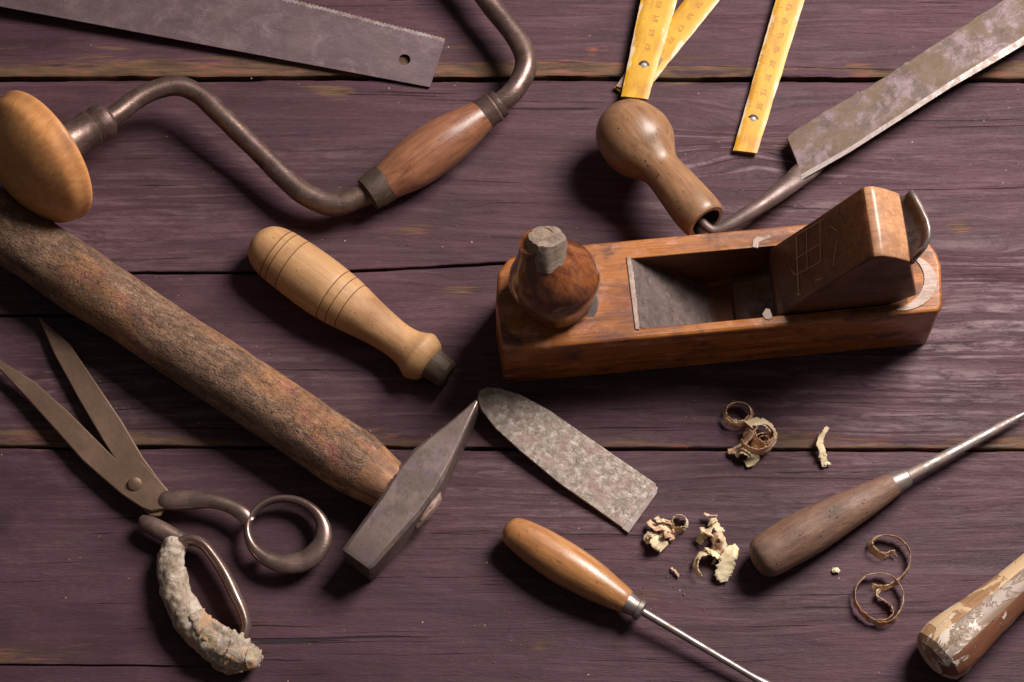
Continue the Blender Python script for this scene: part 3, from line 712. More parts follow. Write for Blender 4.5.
# ------------------------------------------------------------------ scissors
def scissors():
    root = thing('scissors', P(135, 480, 0), 'old open steel scissors whose lower finger loop is wrapped in crusty tape', 'scissors')
    B_ = [(38, 316), (54, 354), (78, 398), (102, 439), (116, 461), (122, 478), (134, 500), (150, 516), (160, 516), (172, 498), (160, 480), (143, 457), (122, 421), (95, 381), (68, 341)]
    o, M = plate('blade', B_, [(133, 480, 8.2), (38, 316, 6), (170, 462, 8.6)], 2.6, M_sciss, root, 0.7)
    A_ = [(-6, 356), (34, 381), (68, 411), (117, 460), (128, 459), (141, 461), (158, 478), (172, 494), (170, 502), (166, 508), (151, 511), (142, 508), (121, 494), (100, 476), (82, 460), (51, 425), (20, 391), (-4, 366)]
    plate('blade', A_, [(133, 480, 11), (0, 362, 8.5), (95, 520, 10.6)], 2.8, M_sciss, root, 0.8)
    lathe('screw', P(135, 484, 9), P(135, 484, 13.2), [(0, 4.2), (0.7, 4.2), (0.88, 3.8), (1, 2.2)], M_sciss, root, 28, up=V((0, 1, 0)))
    # upper handle with round bow
    tube('handle', [(158, 499, 9.0, 3.5, 0.5), (164, 500, 9.6, 5.6), (176, 500, 10, 6.2), (195, 500, 11, 5.6), (213, 501, 12, 4.6), (230, 506, 12, 4.3), (243, 514, 12, 4.5), (250, 522, 11, 4.0)], M_bow, root, 20, 6, 0.2, 60, asp=0.7)
    cx, cy, rx, ry = 284, 529, 37, 31
    ring = []
    for i in range(25):
        a = 2*math.pi*i/24; 
        x = cx + rx*math.cos(a); y = cy + ry*math.sin(a)
        k = 0.5+0.5*math.cos(a-R(55))
        w_ = 2.1+4.2*k**2.2; ex = (w_-2.5)/0.6*0.8; ring.append((x+ex*math.cos(a), y+ex*math.sin(a), 11, w_, 1.7-1.15*k))
    tube('finger_loop', ring, M_bow, root, 20, 4, 0.2, 60, closed=True)
    lathe('nub', P(264, 551, 10), P(261, 562, 7), [(0, 4), (0.4, 3.6), (0.8, 2.6), (1, 1.0)], M_bow, root, 20)
    # lower handle, long bow
    tube('handle', [(141, 518, 9, 2.5), (147, 523, 9.5, 5.0), (160, 530, 10, 5.6), (175, 537, 10, 5.0), (190, 543, 10, 4.2)], M_bow, root, 20, 6, 0.2, 60, asp=0.8)
    tube('finger_loop', [(174, 545, 9.5, 3.2, 1.5), (188, 540, 10, 3.3, 1.6), (202, 544, 10.5, 3.2, 2.0), (214, 557, 11, 3.4, 1.7), (226, 576, 11, 3.6, 1.7), (236, 597, 11, 3.5, 1.7), (244, 615, 10, 3.2, 1.8), (246, 630, 9, 3.0, 1.8), (238, 642, 9, 3.4, 1.3), (218, 645, 9, 3.4, 1.2), (196, 630, 9, 3.4, 1.2), (180, 606, 9, 3.4, 1.2), (171, 580, 9, 3.4, 1.2), (170, 558, 9, 3.4, 1.2), (174, 545, 9.5, 3.2, 1.5)], M_bow, root, 18, 5, 0.2, 60, closed=True)
    w = tube('tape_wrap', [(180, 538, 9, 3.0), (174, 545, 9.5, 6.2), (171, 562, 10, 7.6), (173, 582, 10, 8.4), (181, 603, 10, 8.6), (192, 622, 10, 9.2), (207, 637, 10.5, 10.0), (222, 646, 10.5, 11.0), (234, 652, 10, 10.0), (246, 657, 9, 8.0), (256, 659, 8, 6.0), (261, 660, 7, 2.5)], M_putty, root, 72, 18, 1.1, 70, fine=0.8, ridge=0.8, smooth=50, turns=7)
    for ps, sd in (([(196, 612, 18, 9, 20), (207, 628, 19.5, 13, 5), (222, 640, 20, 15, -8), (238, 648, 18, 15, -5), (252, 656, 12, 12, 0), (261, 662, 8, 6, 10)], 3),
                   ([(222, 660, 3, 8, 20), (232, 664, 5, 12, 10), (246, 660, 9, 11, 25), (258, 652, 8, 7, 30)], 5), ([(205, 645, 5, 8, 50), (214, 656, 7, 10, 35), (226, 668, 3, 8, 10), (238, 670, 2, 4, 0)], 8)):
        fl = ribbon('torn_cloth', ps, M_putty, w, sub=10, thick=1.0, noise_w=0.4, seed=sd, edge_n=0.25)
        set_attr(fl, 'far', lambda c: 1.0)
    for q in ((172, 551, 12, 6, 4.5, 3.5, 18, 1.2), (236, 662, 6, 6, 3.5, 4, 21, 0.2)):
        fl = blob('tape_flap', *q[:6], M_putty, w, q[6], q[7])
        set_attr(fl, 'far', lambda c: 0.9)
    ww = WM[w.name]
    set_attr(w, 'far', lambda c: min(max((((ww @ c) - P(180, 600, 0)).dot(V((0.5, -0.85, 0)))/0.02), 0), 1))
scissors()

# ------------------------------------------------------------------ awl with orange handle (bottom centre)
def awl_front():
    root = thing('awl', P(600, 590, 0), 'awl with smooth orange varnished handle and bright steel shaft, bottom centre', 'awl')
    lathe('grip', P(505, 526, 13), P(627, 602, 12), prof_s([(0, 0.41), (0.015, 4.92), (0.06, 8.36), (0.16, 10.33), (0.32, 11.97), (0.5, 12.55), (0.7, 11.32), (0.86, 9.18), (0.96, 7.71), (1.0, 6.72)], 7), M_awlh, root, 56, 0.3, 40, 40, 21)
    lathe('ferrule', P(623, 600, 12), P(643, 612, 11.5), [(0, 6.6), (0.3, 6.2), (0.68, 5.2), (0.72, 6.2), (0.92, 6.4), (1, 4.5)], M_steel, root, 32, 0.2, 150, 40, 22)
    lathe('shaft', P(640, 610, 11.5), P(775, 690, 6), [(0, 2.4), (0.3, 2.1), (0.8, 1.9), (0.86, 2.2), (0.93, 2.9), (1, 2.9)], M_steel, root, 24)
awl_front()

def awl_right():
    root = thing('awl', P(850, 520, 0), 'pointed awl with grimy brown wooden handle, lying at the right beside coiled shavings', 'awl')
    A = P(754, 563, 15); B = P(899, 481, 13)
    lathe('grip', A, B, prof_s([(0, 0.45), (0.012, 7.20), (0.05, 11.34), (0.14, 13.14), (0.32, 13.68), (0.55, 12.24), (0.8, 9.18), (1.0, 6.48)], 7), M_awl2, root, 56, 0.9, 40, 40, 23)
    lathe('ferrule', P(893, 484, 13), P(909, 476, 13), [(0, 7.0), (0.5, 6.4), (0.9, 5.6), (1, 4)], M_steel, root, 32, 0.2, 150, 40, 24)
    lathe('spike', P(905, 478, 13), P(1031, 410, 7), [(0, 3.6), (0.4, 3.2), (0.75, 2.6), (0.9, 1.7), (1, 0.6)], M_edge, root, 24)
awl_right()

# ------------------------------------------------------------------ painted handle bottom right
def painted():
    root = thing('tool_handle', P(970, 620, 0), 'faceted wooden handle with chipped beige and white paint, bottom right corner', 'handle')
    A = P(938, 656, 17); B = P(1085, 528, 15)
    fac = lambda j: {0: 1, 1: 0, 2: 0, 3: 2, 4: 2, 5: 2, 6: 2, 7: 2}[(j+2) // 3 % 8]
    o = lathe('grip', A, B, [(-0.045, 9), (-0.03, 13.5), (0.0, 16.6), (0.06, 18.0), (0.15, 17.2), (0.3, 14.9), (0.5, 12.8), (0.75, 12.0), (1, 11.8)], [M_cp1, M_cp2, M_cp3], root, 24, 0.5, 50, 24, 25, facet=fac)
    # pull the 24-gon towards an octagon
    for v in o.data.vertices:
        r = math.hypot(v.co.y, v.co.z)
        if r < 1e-6: continue
        a = math.atan2(v.co.y, v.co.z) - R(22.5)*0
        d = ((a+R(22.5)) % R(45)) - R(22.5)
        k = math.cos(R(22.5))/math.cos(d)*1.05
        k = 0.35 + 0.65*k
        v.co.y *= k; v.co.z *= k
    set_attr(o, 'butt', lambda c: 1.0 if c.x < 0.012 else max(0, 1-(c.x-0.012)/0.01))
painted()

# ------------------------------------------------------------------ folding rule
DIG = {'1': ["010", "110", "010", "010", "111"], '2': ["111", "001", "111", "100", "111"], '3': ["111", "001", "011", "001", "111"],
       '4': ["101", "101", "111", "001", "001"], '5': ["111", "100", "111", "001", "111"], '6': ["111", "100", "111", "101", "111"],
       '7': ["111", "001", "010", "010", "010"], '8': ["111", "101", "111", "101", "111"], '9': ["111", "101", "111", "001", "111"], '0': ["111", "101", "101", "101", "111"]}
M_rivet = metal('rivet_steel', (0.62, 0.58, 0.55), (0.35, 0.31, 0.28), rust_amt=0.2, rough=0.4, met=0.35, seed=41)
def rule():
    root = thing('folding_rule', P(700, 60, 0), 'yellow wooden folding rule opened in a zigzag with worn edges and rivets', 'folding rule')
    def seg(pts, anch, axis, start, n0, flip=1, numbers=True, endwood=False):
        o, M = plate('section', pts, anch, 2.6, M_rule, root, 0.3, axis=axis)
        Mi = M.inverted(); me = o.data
        return o, M
    def subdivide(o):
        bm = bmesh.new(); bm.from_mesh(o.data)
        bmesh.ops.triangulate(bm, faces=[f for f in bm.faces if len(f.verts) > 4])
        bm.to_mesh(o.data); bm.free()
    def stripe(A0, A1, B0, B1, h0, h1, nseg, rubside, name='section'):
        """flat lath between left edge A0->A1 and right edge B0->B1 (pixels), end0 at height h0"""
        vs = []; fs = []; rub = []
        m = 8; a = P(*A0, h0); b = P(*A1, h1); c = P(*B0, h0); d = P(*B1, h1)
        M = frame((a+c)/2, (b+d)/2); Mi = M.inverted()
        for layer in (0, -2.6*MM):
            for i in range(nseg+1):
                t = i/nseg; l = a.lerp(b, t); r = c.lerp(d, t)
                for j in range(m+1):
                    u = j/m
                    p = l.lerp(r, u)
                    ed = min(u, 1-u)
                    if j in (0, m): p = p + (r-l).normalized()*(0.0004*noise.noise(V((t*9+rubside*3, u*9, 1))))*(1 if j == 0 else -1) + (r-l).normalized()*(0.0004 if j == 0 else -0.0004)*max(0, noise.noise(V((t*20, u, rubside*5.0))))
                    q = Mi @ p; q.z += layer
                    if layer == 0 and j in (0, m): q.z -= 0.0006
                    vs.append(q)
                    rub.append(max(0, 1-ed*4.0)*(0.9 if (u < 0.5) == (rubside < 0) else 0.55))
        k = (nseg+1)*(m+1)
        for i in range(nseg):
            for j in range(m):
                x = i*(m+1)+j
                fs.append((x, x+1, x+m+2, x+m+1)); fs.append((k+x, k+x+m+1, k+x+m+2, k+x+1))
            for j in (0, m):
                x = i*(m+1)+j; fs.append((x, x+m+1, k+x+m+1, k+x))
        for i in (0, nseg):
            for j in range(m):
                x = i*(m+1)+j; fs.append((x, x+1, k+x+1, k+x))
        o = link(name, vs, fs, M_rule, root, M, 40, None, 0)
        at = o.data.attributes.new('rub', 'FLOAT', 'POINT'); at.data.foreach_set('value', rub)
        W = ((a-c).length+(b-d).length)/2; L = ((a+c)/2-(b+d)/2).length
        return o, M, W, L
    def rivet(px, py, h, par):
        lathe('rivet', P(px, py, h-1), P(px, py, h+0.9), [(0, 2.3), (0.45, 2.3), (0.8, 1.8), (1, 0.7)], M_rivet, par, 20, up=V((0, 1, 0)))
        lathe('washer', P(px, py, h-1), P(px, py, h+0.25), [(0, 3.5), (0.9, 3.5), (1, 3.1)], M_iron_dark, par, 24, up=V((0, 1, 0)))
    def marks(M, W, L, x0, x1, start, par, num_off, size=3.4):
        vs = []; fs = []
        z = 0.00012
        def rect(xa, xb, ya, yb):
            k = len(vs); vs.extend([V((xa, ya, z)), V((xb, ya, z)), V((xb, yb, z)), V((xa, yb, z))]); fs.append((k, k+1, k+2, k+3))
        x = x0; i = 0
        while x < x1:
            ln = 0.0042 if i % 10 == 0 else 0.003 if i % 5 == 0 else 0.0018
            rect(x, x+0.00022, W/2-0.0012-ln, W/2-0.0012)
            if i % 10 == 0:
                s = str(start + i//10)
                px = size*MM/5
                # digits read across the lath
                for kk, ch in enumerate(s):
                    for ry, row in enumerate(DIG[ch]):
                        for rx, cc in enumerate(row):
                            if cc == '1':
                                xx = x - 0.0008 + (rx + kk*4)*px*0.9; yy = num_off - ry*px
                                rect(xx, xx+px*0.9, yy-px*0.95, yy)
            x += 0.001; i += 1
        link('scale_marks', vs, fs, M_print, par, M, 0)
    # section in front (left), lower end at (644,98)
    o, M, W, L = stripe((621, 96), (649, -40), (648, 99), (689, -40), 8.5, 10.5, 60, -1)
    rivet(644, 66, 8.6, o)
    # section below it running to the upper right
    o2, M2, W2, L2 = stripe((614, 87), (716, -40), (636, 103), (752, -40), 3.2, 7, 60, 1)
    o3, M3, W3, L3 = stripe((733, 150), (787, -40), (757, 153), (817, -40), 4.2, 9, 70, -1)
    rivet(753, 120, 4.4, o3)
    marks(M3, W3, L3, 0.030, L3, 36, o3, 0.001, 3.6)
    marks(M, W, L, 0.034, L, 62, o, 0.001, 3.4)
    marks(M2, W2, L2, 0.036, L2, 21, o2, 0.001, 3.4)
    # dull metal spring plate where the two sections meet
    plate('hinge_plate', [(616, 86), (640, 50), (663, 58), (655, 72), (640, 97), (632, 92)], [(616, 86, 5.0), (648, 60, 5.4), (636, 92, 5.0)], 1.2, M_rulewood, o2, 0.2)
rule()

# ------------------------------------------------------------------ drawknife
def drawknife():
    root = thing('drawknife', P(800, 160, 0), 'drawknife with long stained steel blade and round speckled wooden ball handle', 'drawknife')
    # blade: top face tilted, near edge (lower right) carries the bright bevel
    up = [(787, 138), (792, 132), (830, 108), (870, 86), (905, 63), (940, 41), (975, 18), (1010, -4), (1060, -36)]
    mid = [(801, 175), (850, 147.5), (900, 115), (950, 82), (1000, 51.5), (1070, 9)]
    low = [(801, 180), (850, 152), (900, 120), (950, 88), (1000, 59), (1075, 14)]
    an = [(801, 176, 15.5), (1000, 50, 15), (790, 136, 9.5)]
    u2 = []
    for i in range(len(up)-1):
        a, b = V(up[i]), V(up[i+1])
        for s in range(6):
            p = a.lerp(b, s/6); d = 1.4*noise.noise(V((p.x*0.11, 3, 1))) + 0.8*noise.noise(V((p.x*0.4, 1, 1)))
            u2.append((p.x, p.y + d))
    u2.append(up[-1])
    plate('blade', [(796, 160)] + u2 + mid[::-1], an, 3.0, M_draw, root, 0.4, axis=((801, 176, 15.5), (1000, 50, 15)))
    # bevel strip, tipped down towards the viewer
    vs = []; fs = []
    for (a, b) in zip(mid, low):
        h = 15.9 - (a[0]-801)/200*0.5
        vs += [P(a[0], a[1]-0.5, h), P(b[0], b[1], h+0.6), P(b[0], b[1]-1, h-3), P(a[0], a[1]-2, h-4)]
    for i in range(len(mid)-1):
        for j in range(4): fs.append((i*4+j, i*4+(j+1) % 4, (i+1)*4+(j+1) % 4, (i+1)*4+j))
    fs.append((0, 1, 2, 3)); e = (len(mid)-1)*4; fs.append((e, e+1, e+2, e+3))
    M = frame(P(*mid[0], 8), P(*mid[-1], 8)); Mi = M.inverted()
    link('bevel', [Mi @ v for v in vs], fs, M_edge, root, M, 30)
    # tang
    tube('tang', [(820, 160, 11.6, 5.5, 0.2), (811, 167, 11.6, 6.6, 0.22), (801, 174, 12.4, 7.0, 0.34), (791, 183, 14.6, 6.2, 0.6), (770, 199, 19, 5.2, 0.85), (748, 213, 25, 4.6, 0.9), (728, 225, 34, 3.6, 0.9), (714, 230, 42, 2.8, 0.9), (704, 224, 44, 2.6, 0.9), (694, 211, 42, 2.6, 0.9)], M_iron_steel, root, 20, 6, 0.3, 60)
    # handle with ball end
    A = P(611, 110, 27); B = P(706, 222, 44)
    prof = prof_s([(0, 0.4), (0.012, 6), (0.05, 13.2), (0.12, 19), (0.22, 22.2), (0.30, 22.4), (0.38, 20.4), (0.46, 15.6), (0.53, 12.4), (0.60, 12.2), (0.72, 13.4), (0.85, 14.2), (0.95, 14.0), (0.985, 13.2), (1.0, 12.2)], 8)
    prof += [(1.0, 9.6), (0.985, 8.6, 1), (0.9, 7, 1), (0.88, 3, 1)]
    lathe('ball_handle', A, B, prof, [M_ball, M_hole], root, 64, 0.7, 45, 50, 31)
M_iron_steel = metal('dark_tang_steel', (0.20, 0.14, 0.125), (0.08, 0.052, 0.046), (0.10, 0.05, 0.04), 0.5, 0.4, 0.6, 0.6, 80, 12)
drawknife()

# ------------------------------------------------------------------ wooden plane
def wplane():
    HB = 58.0
    o0 = P(503, 385, 0); xe = P(929, 345, 0)
    X = (xe-o0).normalized(); Z = V((0, 0, 1)); Y = Z.cross(X)
    M = Matrix(((X.x, Y.x, 0, o0.x), (X.y, Y.y, 0, o0.y), (0, 0, 1, 0), (0, 0, 0, 1))); Mi = M.inverted()
    L = (xe-o0).length
    def T(px, py, h=HB): return Mi @ P(px, py, h)
    def AtY(px, py, y):    # local point on the vertical plane local-y = y
        return Mi @ on_plane(px, py, M @ V((0, y, 0)), Y)
    root = thing('wooden_plane', o0, 'orange brown wooden smoothing plane with dark knob, wedge and curled iron', 'hand plane')
    back = T(660, 237).y
    print('plane: L', L, 'back y', back, 'left top', T(500, 350), 'front top right', T(885, 306), 'throat', T(629, 258), T(640, 328), T(770, 312), T(768, 248), 'right', T(936, 290))
    Wd = back
    h = HB*MM
    # throat rectangle (local)
    tx0 = 0.5*(T(629, 258).x+T(640, 328).x); ty0 = T(640, 328).y; ty1 = T(700, 252).y
    tx1 = L - 0.020
    print('throat', tx0, ty0, ty1, tx1, Wd)
    outline = [(0, 0), (L-0.003, 0), (L, 0.004)] + [(L-0.042+0.045*math.cos(R(q)), Wd*0.46+Wd*0.54*math.sin(R(q))) for q in (0, 14, 27, 39, 51, 63, 76, 90)] + [(0.022, Wd), (0.009, Wd*0.93), (0.002, Wd*0.80), (-0.001, Wd*0.5)]
    bm = bmesh.new()
    nO = len(outline)
    topz = lambda x: h
    top = [bm.verts.new((x, y, h)) for x, y in outline]; bot = [bm.verts.new((x, y, 0.0008)) for x, y in outline]
    th = [bm.verts.new(q) for q in ((tx0, ty0, h), (tx1, ty0, h), (tx1, ty1, h), (tx0, ty1, h))]
    fx, bx = tx0+0.046, tx0+0.053   # mouth position low in the body
    lo = [bm.verts.new(q) for q in ((fx, ty0, 0.006), (bx, ty0, 0.006), (bx, ty1, 0.006), (fx, ty1, 0.006))]
    for i in range(nO): bm.faces.new((bot[i], bot[(i+1) % nO], top[(i+1) % nO], top[i]))
    bm.faces.new(bot[::-1])
    # top face as four pieces round the throat
    bm.faces.new((top[0], top[1], top[2], th[1], th[0]))
    bm.faces.new(top[2:11] + [th[2], th[1]])
    bm.faces.new((top[10], top[11], th[3], th[2]))
    bm.faces.new(top[11:15] + [top[0], th[0], th[3]])
    bm.faces.new((th[3], th[0], lo[0], lo[3])); bm.faces.new((th[1], th[2], lo[2], lo[1]))
    bm.faces.new((th[0], th[1], lo[1], lo[0])); bm.faces.new((th[2], th[3], lo[3], lo[2])); bm.faces.new(lo)
    bm.verts.index_update()
    vs = [v.co.copy() for v in bm.verts]; fs = [tuple(v.index for v in f.verts) for f in bm.faces]; bm.free()
    link('body', vs, fs, [M_planebody, M_wedge], root, M, 30, [1 if i >= len(fs)-5 else 0 for i in range(len(fs))], 2.2, 4)  # throat faces take the dark wedge wood as painted recess shade
    # steel throat plate, slanting down from the front lip of the throat
    def slab(name, p, mat, thick, par=root, bev=0.3):
        """p: 4 local corners; thickness along -normal"""
        n = (p[1]-p[0]).cross(p[3]-p[0]).normalized()
        q = [v - n*thick*MM for v in p]
        return link(name, p+q, [(0, 1, 2, 3), (7, 6, 5, 4), (0, 4, 5, 1), (1, 5, 6, 2), (2, 6, 7, 3), (3, 7, 4, 0)], mat, par, M, 30, None, bev)
    e = 0.0006
    slab('throat_plate', [V((tx0+0.0005, ty0+e, h+0.0002)), V((fx+0.001, ty0+e, 0.0075)), V((fx+0.001, ty1-e, 0.0075)), V((tx0+0.0005, ty1-e, h+0.0002))], M_throat, 2.0)
    slab('throat_edge', [V((tx0-0.0022, ty0-0.001, h+0.0008)), V((tx0+0.0002, ty0-0.001, h+0.0010)), V((tx0+0.0002, ty1+0.001, h+0.0010)), V((tx0-0.0022, ty1+0.001, h+0.0008))], M_worn, 1.0)
    # wedge: side profile in x-z taken from the photograph on the plane of its near side
    yN = ty0 + 0.0005; yF = ty1 - 0.0005
    A1 = AtY(877, 262, yN); A2 = AtY(909, 262, yN); A0 = AtY(775, 317, yN)
    F1 = AtY(864, 183, yF); F2 = AtY(898, 188, yF)
    print('wedge near', A0, A1, A2, 'far', F1, F2)
    x1, z1 = (A1.x*.35+F1.x*.65), (A1.z*.35+F1.z*.65)
    x2, z2 = (A2.x*.35+F2.x*.65), (A2.z*.35+F2.z*.65)
    sl = (z1-A0.z)/(x1-A0.x)
    print('slope deg', math.degrees(math.atan(sl)), x1, z1, x2, z2)
    return root, M, T, AtY, (tx0, tx1, ty0, ty1, h, L, Wd), slab, (x1, z1, x2, z2, A0, fx, bx)
PL = wplane()
def plane_rest():
    root, M, T, AtY, (tx0, tx1, ty0, ty1, h, L, Wd), slab, (x1, z1, x2, z2, A0, fx, bx) = PL
    yN = ty0 + 0.0006; yF = ty1 - 0.0006
    # bed line of the iron: from mouth (bx,0.006) to (tx1,h); direction
    bd = V((tx1-bx, 0, h-0.006)).normalized(); bn = V((-bd.z, 0, bd.x))   # normal towards the front
    # wedge side profile (x,z), front face from low in the throat up to the nose
    A = V((A0.x+0.002, 0, h-0.004)); B = V((x1, 0, z1)); C = V((x2, 0, z2))
    low = V((A.x+0.003, 0, 0.020))
    nose = [B + V((-0.0028, 0, -0.0019)), B + V((-0.0004, 0, 0.0002)), B + V((0.004, 0, 0.0008)), (B+C)/2 + V((0.002, 0, 0.0010)), C + V((-0.002, 0, 0.0005)), C + V((0.0015, 0, -0.003)), C + V((0.002, 0, -0.010))]
    tail = [V((tx1+0.004, 0, h+0.010)), V((tx1-0.010, 0, h-0.002)), low + V((0.006, 0, -0.002))]
    mid = A.lerp(B, 0.5) + V((-0.0008, 0, 0.001))
    prof = [low, A, mid] + nose + tail
    n = len(prof); m = 10; vs = []; fs = []
    for j in range(m+1):
        u = j/m; y = yN + (yF-yN)*u
        for k, p in enumerate(prof):
            dz = 0.0
            if 1 < k < 9: dz = 0.0022*noise.noise(V((p.x*45, y*60, 3))) - 0.0016*(abs(u-0.5)*2)**4
            vs.append(V((p.x, y, p.z+dz)))
    for j in range(m):
        for k in range(n): fs.append((j*n+k, j*n+(k+1) % n, (j+1)*n+(k+1) % n, (j+1)*n+k))
    fs.append(tuple(range(n))); fs.append(tuple(m*n+k for k in range(n)))
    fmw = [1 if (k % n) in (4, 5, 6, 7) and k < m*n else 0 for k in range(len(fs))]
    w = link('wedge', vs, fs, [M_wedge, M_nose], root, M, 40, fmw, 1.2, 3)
    # carved panel lines on the wedge face
    def on_face(t, u, lift=0.0004):
        p = A.lerp(B, t); nrm = V((-(B-A).z, 0, (B-A).x)).normalized()
        sag = 0
        if t < 0.5: pm = A.lerp(mid, t/0.5)
        else: pm = mid.lerp(nose[0], (t-0.5)/0.5)
        q = pm + nrm*lift*1.0
        return V((q.x, yN+(yF-yN)*u, q.z))
    vs = []; fs = []
    def line(p, q, wd=0.0006):
        a, b = on_face(*p), on_face(*q); k = len(vs)
        nrm = V((-(B-A).z, 0, (B-A).x)).normalized(); s = (b-a).cross(nrm).normalized()*wd/2
        vs.extend([a-s, a+s, b+s, b-s]); fs.append((k, k+1, k+2, k+3))
    line((0.24, 0.10), (0.30, 0.93), 0.0010)
    for p, q in [((0.22, 0.14), (0.27, 0.08)), ((0.30, 0.93), (0.60, 0.90)), ((0.24, 0.40), (0.50, 0.36)), ((0.50, 0.36), (0.56, 0.9)), ((0.36, 0.38), (0.41, 0.9)), ((0.62, 0.2), (0.70, 0.5)), ((0.66, 0.75), (0.72, 0.62)), ((0.42, 0.16), (0.50, 0.12)), ((0.26, 0.62), (0.52, 0.6)), ((0.2, 0.5), (0.24, 0.40))]:
        line(p, q)
    link('scored_lines', vs, fs, M_scratch, w, M, 0)
    # iron: plate behind the wedge whose end curls forward
    pts = []
    nearP = [AtY(912, 263, yN+0.001), AtY(930, 246, yN+0.001), AtY(934, 236, yN+0.001)]
    farP = [AtY(918, 192, yF-0.001)]
    print('iron', nearP, farP)
    ip = [V((bx+0.010, 0, 0.012)), V((tx1-0.006, 0, h+0.001)), V((x2-0.004, 0, z2-0.018)), V((x2+0.004, 0, z2-0.009)), V((x2+0.010, 0, z2-0.003)), V((x2+0.013, 0, z2+0.004))]
    cc = crom([[p.x, p.z] for p in ip], 6)
    vs = []; fs = []; m = 8
    for i, (x, z) in enumerate(cc):
        tt = i/(len(cc)-1)
        for j in range(m+1):
            u = j/m
            # rounded top corners
            rx = 0
            e_ = seam_y([(0, -0.012), (0.06, -0.007), (0.15, -0.002), (0.3, 0.0005), (0.5, 0.0), (0.8, -0.003), (1.0, -0.006)], u)*max(0, (tt-0.5)/0.5)
            vs.append(V((x + e_, yN+0.001+(yF-yN-0.002)*u, z + 0.7*e_)))
    for i in range(len(cc)-1):
        for j in range(m): fs.append((i*(m+1)+j, i*(m+1)+j+1, (i+1)*(m+1)+j+1, (i+1)*(m+1)+j))
    o = link('iron', vs, fs, [M_draw, M_steel], root, M, 60, [1 if k >= len(fs)-m*3 else 0 for k in range(len(fs))], solid=0.0026)  # last rows in lighter steel: the curled edge's highlight put into colour
    # pale rubbed rim behind the wedge, on the heel
    ring = []
    for i in range(13):
        a = R(-75 + 115*i/12)
        ring.append(V((tx1-0.014+0.026*math.cos(a), ty0+0.016+0.020*math.sin(a), h+0.0008)))
    vs = []; fs = []
    for i, p in enumerate(ring):
        c = V((tx1-0.014, ty0+0.016, h+0.0008)); d = (p-c); wv = 0.0075*math.sin(math.pi*(i+0.6)/13.2)
        vs += [p, p + d.normalized()*wv, p + d.normalized()*wv - V((0, 0, 0.001)), p - V((0, 0, 0.001))]
    for i in range(12):
        for j in range(4): fs.append((i*4+j, i*4+(j+1) % 4, i*4+4+(j+1) % 4, i*4+4+j))
    link('rubbed_rim', vs, fs, M_worn, root, M, 40)
    # chipped abutments at the ends of the cheeks
    for q in ([(752, 247), (753, 240), (757, 236), (763, 237), (768, 234), (772, 237), (765, 240), (759, 242), (758, 248)],
              [(762, 314), (766, 308), (770, 309), (773, 318), (769, 320), (765, 319)]):
        o_, M_ = plate('chipped_abutment', q, [(q[0][0], q[0][1], 58.5), (q[2][0], q[2][1], 58.5), (q[4][0], q[4][1]+3, 58.5)], 1.5, M_worn, root, 0.3)
    # pale glued collar and knob
    base = P(563, 304, 58.4); topk = P(539, 241, 112)
    ax = (topk-base).normalized()
    lathe('knob_collar', P(565, 303, 58.2), P(565, 303, 60.6), [(0, 19.4), (0.5, 19.3), (1, 18.6)], M_steel, root, 48, 0.5, 90, 40, 41, up=V((0, 1, 0)))
    k = lathe('knob', base, topk, prof_s([(0, 18.5), (0.06, 19.2), (0.15, 21.5), (0.28, 24.6), (0.40, 25.8), (0.52, 24.2), (0.66, 19.5), (0.80, 14.6), (0.92, 11.8), (1.0, 10.5)], 6), M_horn, root, 64, 3.6, 28, 60, 42, fine=0.5)
    # broken stub on top of the knob
    lathe('knob_stub', P(545, 268, 96), P(547, 235, 114), [(0, 9.5), (0.2, 12), (0.5, 12.2), (0.8, 11.4), (0.97, 10.8), (1.0, 8.5), (1.01, 5), (1.0, 2.5)], M_stub, k, 36, 2.0, 130, 30, 43, rough_end=0, fine=1.0)
M_scratch = NT('pale_scratch').fin((0.30, 0.19, 0.115), 0.6)
plane_rest()

